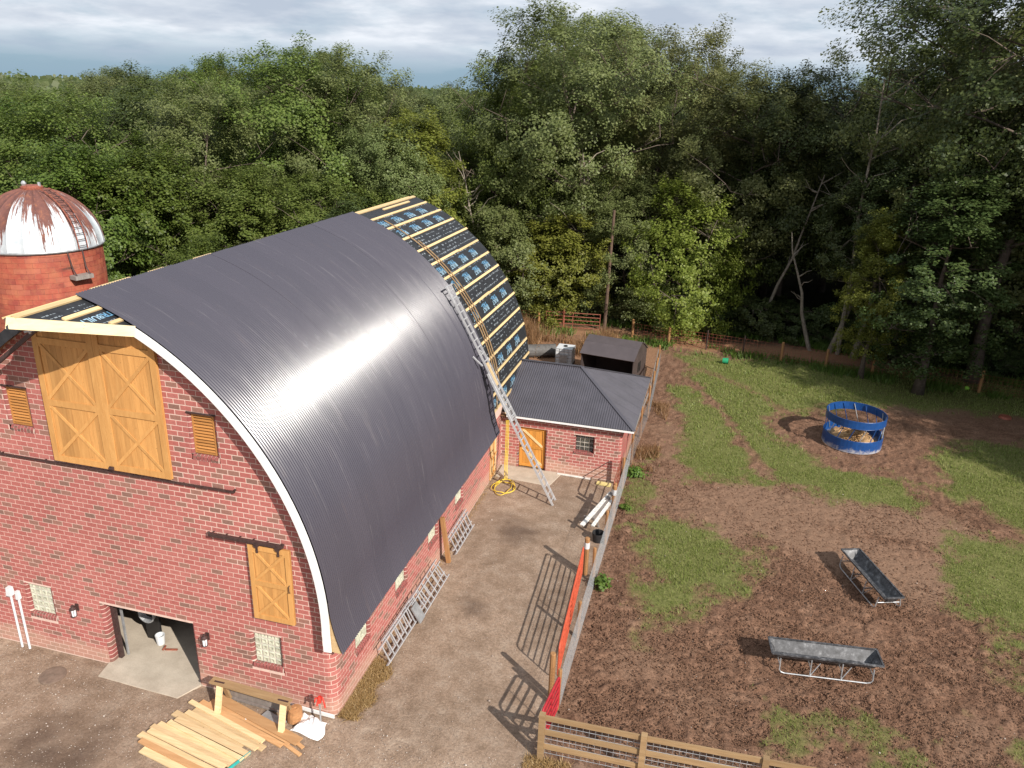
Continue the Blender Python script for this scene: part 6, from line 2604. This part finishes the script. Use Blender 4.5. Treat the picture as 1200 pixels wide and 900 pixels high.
# trees one can pick out in the photograph: kind, azimuth from the viewpoint, distance, height, label, wide, material
hero = [
    ('tall', -10.6, 60, 21.6, 'tallest broad grey green tree rising above the others behind the brick shed', 1.15, None),
    ('tall', -4.6, 64, 20.6, 'tall grey green tree on the shoulder of the tallest one', 1.05, None),
    ('elm', -15.6, 62, 18.4, 'leafy tree between the yellow green tree and the tallest one', .85, None),
    ('elm2', 1.2, 60, 18.0, 'rounded grey green tree over the far fence posts', 1.1, None),
    ('slim', -21.7, 57, 14.6, 'narrow yellow green tree in the low gap of the treeline behind the barn ridge', 1.25, None),
    ('young', -12.0, 57.0, 8.0, 'bright yellow green bushy tree beside the utility pole', 1.25, 'leaf_yellow'),
    ('young', -1.2, 56.0, 10.6, 'yellow green bushy tree leaning over the far fence', 1.0, 'leaf_yellow'),
    ('young', -15.2, 57, 8.2, 'grey green bushy tree at the far end of the barn roof', 1.1, 'leaf_grey'),
    ('maple', -43.6, 50, 12.6, 'bright green tree at the edge of the picture behind the silo', 1.0, None),
    ('maple', -38.9, 52, 12.3, 'rounded bright green tree just beyond the silo dome', 1.05, None),
    ('maple', -36.2, 45, 8.2, 'low bright green tree behind the silo wall', 1.0, None),
    ('elm2', -26.6, 60, 18.3, 'tall grey green tree standing over the middle of the barn roof', 1.0, None),
    ('elm', -30.8, 62, 18.4, 'broad tree with the highest crown behind the front half of the barn roof', 1.1, 'leaf'),
    ('willow', -23.6, 56, 13.6, 'wide grey green tree with pale bare limbs above the barn ridge', .9, None),
    ('slim', 10.9, 50.5, 10.2, 'yellow green sunlit tree standing in the dark woods', 1.0, 'leaf_yellow'),
    ('slim', 14.6, 49.5, 12.6, 'olive tree, leaves coloured as shaded, at the picture edge in the dark woods', 1.45, 'leaf_dark'),  # leaf colour darkened to stand in for shade
    ('airy', 13.6, 58, 25.0, 'very tall open crowned tree with dark limbs against the sky', 1.1, None),
    ('airy', 17.6, 54, 26.0, 'very tall dark tree reaching out of the top of the picture', 1.15, 'leaf_dark'),
    ('pale', 8.6, 55.2, 11.5, 'leaning tree with a pale bare trunk by the far fence', 1.0, None),
    ('pale', 10.2, 54.6, 13.0, 'tree with two pale trunks fanning out at the edge of the woods', 1.0, None),
    ('elm', 4.6, 62, 18.3, 'dark rounded tree above the green bucket', .95, 'leaf_dark'),
]
for k, az, d, H, lab, wide, mt in hero:
    x, y = polar(az, d)
    plant(k, x, y, H, lab, mat=mt, wide=wide)
    PLACED.append((x, y, PR[k]['R'] * wide * H / PR[k]['H'] * .55))
# the wood continues along the right of the paddock and shades its far corner
BELT = [(33.5, 31, 20, 'elm'), (37, 26.5, 21, 'dark'), (37.5, 34, 20, 'elm'), (40, 22, 21, 'elm2'), (42, 29, 21, 'dark'), (43, 17, 21, 'elm'), (46, 24, 22, 'elm2'), (46.5, 12, 21, 'dark'), (49, 18, 22, 'elm'), (50, 7.5, 20, 'elm'), (53, 13, 21, 'dark'), (41.5, 38, 21, 'elm'), (32.5, 37.5, 19, 'dark')]
for x, y, H, k in BELT:
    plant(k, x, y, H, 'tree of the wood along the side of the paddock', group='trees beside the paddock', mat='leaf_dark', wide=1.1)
    PLACED.append((x, y, 3.2))
# bare dead tree and fallen limbs
def snag(x, y, H, seed, label, lean=(0.05, 0), r=.14, nb=8):
    R = random.Random(seed)
    t = thing('dead_tree', label, 'tree', (x, y, 0))
    mb = MB()
    pts = [Vector((x + lean[0] * H * k / 6 + R.uniform(-.12, .12), y + lean[1] * H * k / 6 + R.uniform(-.12, .12), H * k / 6 - .1)) for k in range(7)]
    mb.tube(pts, [r * (1 - .8 * k / 6) for k in range(7)], 7)
    mk('trunk', mb, M['bark_pale'], t)
    for i in range(nb):
        mb = MB()
        f = R.uniform(.4, .95)
        k = int(f * 6)
        p = pts[k].lerp(pts[min(6, k + 1)], f * 6 - k)
        a = R.uniform(0, 6.28)
        L = H * R.uniform(.1, .25)
        q = [p]
        for j in range(3):
            q.append(q[-1] + Vector((cos(a) * L / 3, sin(a) * L / 3, L / 3 * R.uniform(.2, 1.2))))
            a += R.uniform(-.5, .5)
        mb.tube(q, [.05, .035, .022, .01], 5)
        mk('branch', mb, M['bark_pale'], t)


x, y = polar(9.2, 55)
snag(x, y, 17.5, 3, 'bare grey dead tree standing up out of the dark woods', (-.02, 0), .17, 10)
x, y = polar(-8.9, 57.5)
snag(x, y, 13.5, 5, 'dead forked tree with bare pale limbs in front of the tallest tree', (-.09, 0), .15, 12)
x, y = polar(3.6, 57.5)
snag(x, y, 11.5, 8, 'slanting bare trunk in front of the dark trees by the fence', (.25, 0), .14, 6)
x, y = polar(7.3, 55)
snag(x, y, 8.0, 9, 'broken pale trunk leaning away from the far fence', (-.3, 0), .15, 6)
x, y = polar(-16.3, 57)
snag(x, y, 12.0, 14, 'tangle of bare pale limbs above the far end of the barn roof', (-.2, 0), .12, 14)

# the woods filled in: rows of trees from the edge inwards
GROUPS = {
    'left': ('tree in the deep woods behind the silo and front half of the barn roof', 'trees in the woods behind the barn'),
    'mid': ('tree in the woods between the barn ridge and the tall utility pole', 'trees in the woods behind the shed'),
    'right': ('dark tree in the shaded woods beyond the blue feeder', 'trees in the shaded woods'),
    'belt': ('tree of the wood that shades the far corner of the paddock', 'trees beside the paddock')}
COLW = {'leaf': 'green', 'leaf_grey': 'grey green', 'leaf_bright': 'bright green', 'leaf_yellow': 'yellow green', 'leaf_dark': 'dark green'}
PROTO_MAT = {'elm': 'leaf', 'elm2': 'leaf_grey', 'tall': 'leaf_grey', 'maple': 'leaf_bright', 'young': 'leaf_yellow', 'willow': 'leaf_grey', 'dark': 'leaf_dark', 'airy': 'leaf_grey'}
FORMW = {'elm': 'broad', 'elm2': 'high crowned', 'maple': 'rounded', 'willow': 'spreading', 'dark': 'dense', 'airy': 'open crowned'}
PLACEW = [(-46, 'left of the silo'), (-42, 'behind the silo dome'), (-38, 'just right of the silo'), (-34, 'over the roof hood'), (-30.5, 'over the near barn ridge'), (-27, 'over the middle of the ridge'),
          (-23, 'over the far barn ridge'), (-19.5, 'over the open roof battens'), (-16, 'at the barn roof end'), (-12.5, 'behind the dark shelter'), (-9, 'behind the utility pole'), (-5, 'behind the far fence posts'),
          (-1.5, 'beyond the shed'), (2, 'above the muddy trail'), (6, 'above the green bucket'), (10, 'beyond the far fence end'), (14, 'above the blue feeder'), (30, 'at the shaded picture edge')]


def tree_label(k, mt, H, a, dep):
    size = 'tall' if H > 17 else ('mid-height' if H > 12 else 'low')
    place = next(w for q, w in PLACEW if a < q)
    row = 'at the edge' if dep < 5 else ('inside the woods' if dep < 18 else 'deep in the woods')
    return f"{size} {COLW[mt or PROTO_MAT[k]]} {FORMW[k]} tree {row}, {place}"


RT = random.Random(23)
cands = []
for it in range(9000):
    if len(cands) >= 190:
        break
    x = RT.uniform(-88, 62)
    y = RT.uniform(6, 112)
    fl = float(np.interp(x, [-70, -40, -22, -14, -8, -4, 8, 14, 20, 26, 34, 44], [14, 18, 25, 33, 39, 41, 41.5, 41, 39.5, 37.5, 33, 20]))
    dep = y - fl
    if dep < 0.6:
        continue
    a = az_of(x, y)
    d = hypot(x - CAM.x, y - CAM.y)
    if a < -54 or a > 24 or d > (128 if a < -20 else 105):
        continue
    if x > 30 and y < 34 and y < 8:
        continue
    sp = 3.6 + .045 * max(0, dep) * 1.2
    if any(hypot(x - px, y - py) < (sp + pr * .4) for px, py, pr in PLACED):
        continue
    front_ = dep < 5
    zone = 'belt' if x > 31 else ('left' if a < -24 else ('mid' if a < -1.5 else 'right'))
    k = RT.choice({'left': ['elm', 'elm2', 'willow', 'dark', 'maple', 'elm'], 'mid': ['elm', 'elm2', 'willow', 'dark', 'elm2'],
                   'right': ['dark', 'elm', 'dark', 'airy', 'elm2'], 'belt': ['elm', 'dark', 'elm2']}[zone])
    if front_ and k == 'airy':
        k = 'dark'
    lim = top_limit(x, y, PR[k]['R'])
    if zone == 'belt':
        H = RT.uniform(15, 20)
    else:
        H = lim - RT.random() ** 1.5 * (.075 if a > -36 else .03) * d
        if front_:
            H = min(H, RT.uniform(8, 15))
        if zone == 'left' and front_:
            H = min(H, RT.uniform(7, 11.5))
        H = min(H, 23.5)
        if H < 6:
            continue
    mt = {'right': RT.choice(['leaf_dark', 'leaf_dark', 'leaf', 'leaf_grey']), 'belt': 'leaf_dark'}.get(zone)  # darker leaves on the right put the wood's shade into their colour
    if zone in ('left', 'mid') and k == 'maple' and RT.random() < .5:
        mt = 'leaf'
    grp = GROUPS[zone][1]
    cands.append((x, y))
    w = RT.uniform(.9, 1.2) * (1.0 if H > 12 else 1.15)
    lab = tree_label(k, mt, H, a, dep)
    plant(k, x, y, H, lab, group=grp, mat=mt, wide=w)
    PLACED.append((x, y, PR[k]['R'] * w * H / PR[k]['H'] * .5))
# undergrowth shrubs along the edge of the woods
RS = random.Random(31)
for i in range(46):
    x = -30 + 60 * (i + RS.random() * .8) / 46
    y = float(np.interp(x, [-70, -40, -22, -14, -8, -4, 8, 14, 20, 26, 34, 44], [14, 18, 25, 33, 39, 41, 41.5, 41, 39.5, 37.5, 33, 20])) + RS.uniform(.3, 3.0)
    H = RS.uniform(1.6, 3.6)
    mt = RS.choice(['leaf', 'leaf_dark', 'leaf_grey']) if x < 9 else 'leaf_dark'
    a = az_of(x, y)
    plant('shrub', x, y, H, f"{'small' if H < 2.4 else 'large'} {COLW[mt]} shrub under the trees, {next(w for q, w in PLACEW if a < q)}", 'shrub', 'shrubs under the trees', mat=mt, wide=1.2)
# low trees seen over the near half of the barn ridge
for i, (az, d, H, k) in enumerate(((-35.5, 38, 6.4, 'young'), (-33.4, 40, 7.2, 'dark'), (-31.0, 42, 8.0, 'young'), (-28.6, 46, 8.4, 'young'), (-26.2, 49, 9.6, 'dark'), (-37.4, 40, 7.4, 'dark'), (-40.5, 41, 7.0, 'young'), (-44.5, 40, 8.5, 'dark'))):
    x, y = polar(az, d)
    plant(k, x, y, H, f"low leafy tree in front of the tall woods, {('over the roof hood', 'seen just past the first roof sheet', 'over the first third of the ridge', 'over the near middle of the ridge', 'over the far middle of the ridge', 'between silo and roof hood', 'right behind the silo wall', 'left of the silo dome')[i]}", group='low trees behind the barn', mat=('leaf' if k == 'young' and i % 2 else ('leaf_grey' if k == 'young' else 'leaf_dark')), wide=1.1)


# far wood that reads as one mass
def far_wood():
    R = np.random.RandomState(77)
    n = 45000
    az = np.radians(R.uniform(-58, 30, n))
    d = R.uniform(200, 760, n)
    x = CAM.x + d * np.sin(az); y = CAM.y + d * np.cos(az)
    h = 7 + 6 * vnoise(x, y, 55, 5) + 4 * vnoise(x, y, 17, 6) + sstep(480, 760, d) * 4.5
    P = np.stack([x, y, h * R.uniform(.55, 1.0, n)], 1)
    out_ = norm(np.stack([CAM.x - x, CAM.y - y, np.full(n, 60.0)], 1))
    V = leaf_quads(R, P, out_, 3.2, up=.8)
    return V


V = far_wood()
o = bpy.data.objects.new('far_woods', np_mesh('far_woods', V, np.arange(len(V)).reshape(-1, 4), M['leaf_dark']))
link(o)
o['kind'] = 'stuff'


# ------------------------------------------------------------------ grass, weeds, stones
def scatter(n, x0, x1, y0, y1, fn, seed):
    R = np.random.RandomState(seed)
    x = R.uniform(x0, x1, n); y = R.uniform(y0, y1, n)
    k = R.rand(n) < fn(x, y)
    return R, x[k], y[k]


def blades(name, parts, mat):
    Vs = []
    for R, x, y, h, w, lean in parts:
        n = len(x)
        a = R.uniform(0, 2 * pi, n)
        hh = R.uniform(.55, 1.3, n) * h
        b = R.uniform(0, 2 * pi, n)
        ln = R.uniform(.1, 1.0, n) * lean * hh
        ww = R.uniform(.7, 1.3, n) * w
        z = np.full(n, -0.02)
        p0 = np.stack([x - np.cos(a) * ww, y - np.sin(a) * ww, z], 1)
        p1 = np.stack([x + np.cos(a) * ww, y + np.sin(a) * ww, z], 1)
        p2 = np.stack([x + np.cos(b) * ln, y + np.sin(b) * ln, hh], 1)
        Vs.append(np.stack([p0, p1, p2], 1).reshape(-1, 3))
    V = np.concatenate(Vs)
    o = bpy.data.objects.new(name, np_mesh(name, V, np.arange(len(V)).reshape(-1, 3), mat))
    link(o)
    o['kind'] = 'stuff'
    return o


gf = lambda x, y: zones(x, y)[0] ** 1.3 * (.35 + .65 * sstep(.3, .6, fbm(x, y, .7, 91, 3)))
R1, x1_, y1_ = scatter(150000, 5.8, 24, 1.5, 22, gf, 1)
R2, x2_, y2_ = scatter(70000, 6, 31, 22, 38.5, gf, 2)
blades('grass', [(R1, x1_, y1_, .085, .012, .8), (R2, x2_, y2_, .11, .020, .8)], M['blade'])
# rank green growth along the far fence and at the edge of the woods
R3_, x3_, y3_ = scatter(60000, -8, 32, 33.5, 45, lambda x, y: np.clip(np.maximum(1 - np.abs(y - np.interp(x, [3, 8.5, 18.7, 28], [37.6, 37.0, 35.2, 33.2])) / 1.3, (sstep(-.6, .4, y - front_line(x) + .6) * (1 - sstep(2.5, 4, y - front_line(x))))), 0, 1) * sstep(.35, .6, fbm(x, y, 1.6, 95, 3)), 3)
blades('undergrowth', [(R3_, x3_, y3_, .38, .05, .9)], M['leaf_bright'])
# dry brush behind the shed
R4, x4, y4 = scatter(26000, -5.5, 2.6, 31.5, 38.2, lambda x, y: sstep(.40, .62, fbm(x, y, 2.2, 97, 3)) * (1 - sstep(36.8, 38.2, y)) * (np.hypot(x - .02, y - 30.9) > 1.1), 4)
R5, x5, y5 = scatter(5000, 5.7, 6.9, 17.5, 26, lambda x, y: sstep(.45, .65, fbm(x, y, 1.3, 98, 3)), 5)
blades('dry_brush', [(R4, x4, y4, 1.05, .018, .6), (R5, x5, y5, .28, .014, .9)], M['brush'])
# straw along the foot of the barn
R6, x6, y6 = scatter(9000, .03, .75, .02, 2.4, lambda x, y: 1 - sstep(.3, .75, x + .12 * np.sin(6 * y)) , 6)
R7, x7, y7 = scatter(2500, 5.2, 6.4, -.5, .25, lambda x, y: np.full(x.shape, .7), 7)
R8, x8, y8 = scatter(3500, .03, .5, 2.4, 15, lambda x, y: (1 - sstep(.1, .35, x)) * .6, 8)
blades('straw', [(R6, x6, y6, .10, .010, 2.5), (R7, x7, y7, .10, .010, 2.0), (R8, x8, y8, .06, .009, 2.2)], M['straw'])


def weed(x, y, h, rad, seed, label, mat='leaf_bright', n=260):
    R = np.random.RandomState(seed)
    P = np.stack([x + R.randn(n) * rad * .5, y + R.randn(n) * rad * .5, np.abs(R.rand(n)) ** .8 * h + .03], 1)
    V = leaf_quads(R, P, norm(P - np.array([x, y, 0])), .13, up=.7)
    V[:, 2] = np.maximum(V[:, 2], 0)
    V -= np.array([x, y, 0])
    o = bpy.data.objects.new('weed', np_mesh('weed', V, np.arange(len(V)).reshape(-1, 4), M[mat]))
    link(o)
    o.location = (x, y, 0)
    tag(o, label, 'weed')


weed(5.92, 8.05, .38, .28, 1, 'bright green weed at the foot of the chain link fence')
weed(6.02, 16.9, .38, .36, 2, 'big leafy weed by the corner of the brick shed', n=330)
weed(6.05, 13.8, .16, .22, 3, 'small green weed beside the fence near the white boards', n=70)

# churned soil: trodden clods on the mud
def octa(x, y, s, zc, R):
    ov = np.array([[1, 0, 0], [0, 1, 0], [-1, 0, 0], [0, -1, 0], [0, 0, .62], [0, 0, -.4]])
    of = np.array([[0, 1, 4], [1, 2, 4], [2, 3, 4], [3, 0, 4], [1, 0, 5], [2, 1, 5], [3, 2, 5], [0, 3, 5]])
    V = ov[None] * (s[:, None, None] * R.uniform(.5, 1.4, (len(x), 6, 1))) + np.stack([x, y, zc], 1)[:, None]
    F = (of[None] + 6 * np.arange(len(x))[:, None, None]).reshape(-1, 3)
    return V.reshape(-1, 3), F


def mudf(x, y):
    g, yd, fo, tr_, dr, da = zones(x, y)
    return (1 - g) * (1 - yd) * (1 - fo) * (1 - .55 * dr) * (.35 + .65 * sstep(.35, .6, fbm(x, y, 1.4, 71, 3)))


Rc, xc_, yc_ = scatter(90000, 5.75, 21.5, .6, 19, mudf, 8)
Rd, xd_, yd_ = scatter(9000, 5.9, 23, 19, 33, mudf, 18)
xc_ = np.concatenate([xc_, xd_]); yc_ = np.concatenate([yc_, yd_])
sc_ = Rc.uniform(.011, .036, len(xc_)) * np.where(Rc.rand(len(xc_)) < .05, 1.7, 1)
V, F = octa(xc_, yc_, sc_, np.full(len(xc_), -.004), Rc)
o = bpy.data.objects.new('mud_clods', np_mesh('mud_clods', V, F, M['ground']))
link(o)
o['kind'] = 'stuff'
# stones
R = np.random.RandomState(9)
n = 7000
x = np.concatenate([R.uniform(-11.5, 5.3, n), R.uniform(5.8, 20, 500)])
y = np.concatenate([np.where(R.rand(n) < .5, R.uniform(-4.5, -.2, n), R.uniform(-1, 15.8, n)), R.uniform(.5, 22, 500)])
keep = ~((x < .25) & (y > -.15)) & ~((x < -4) & (x > -7.4) & (y > -.75))
x, y = x[keep], y[keep]
s = R.uniform(.007, .018, len(x)) * np.where(R.rand(len(x)) < .04, 2.2, 1)
octv = np.array([[1, 0, 0], [0, 1, 0], [-1, 0, 0], [0, -1, 0], [0, 0, .7], [0, 0, -.4]])
octf = np.array([[0, 1, 4], [1, 2, 4], [2, 3, 4], [3, 0, 4], [1, 0, 5], [2, 1, 5], [3, 2, 5], [0, 3, 5]])
V = (octv[None] * (s[:, None, None] * R.uniform(.6, 1.3, (len(x), 6, 1)))) + np.stack([x, y, np.full(len(x), .004)], 1)[:, None]
F = (octf[None] + 6 * np.arange(len(x))[:, None, None]).reshape(-1, 3)
M['stone'] = NT('pale stone')
a = M['stone']
M['stone'] = a.set(a.ramp(a.rand(), [(0, (.22, .17, .14)), (.6, (.40, .33, .28)), (1, (.62, .56, .5))]), .85)
o = bpy.data.objects.new('gravel', np_mesh('gravel', V.reshape(-1, 3), F, M['stone']))
link(o)
o['kind'] = 'stuff'
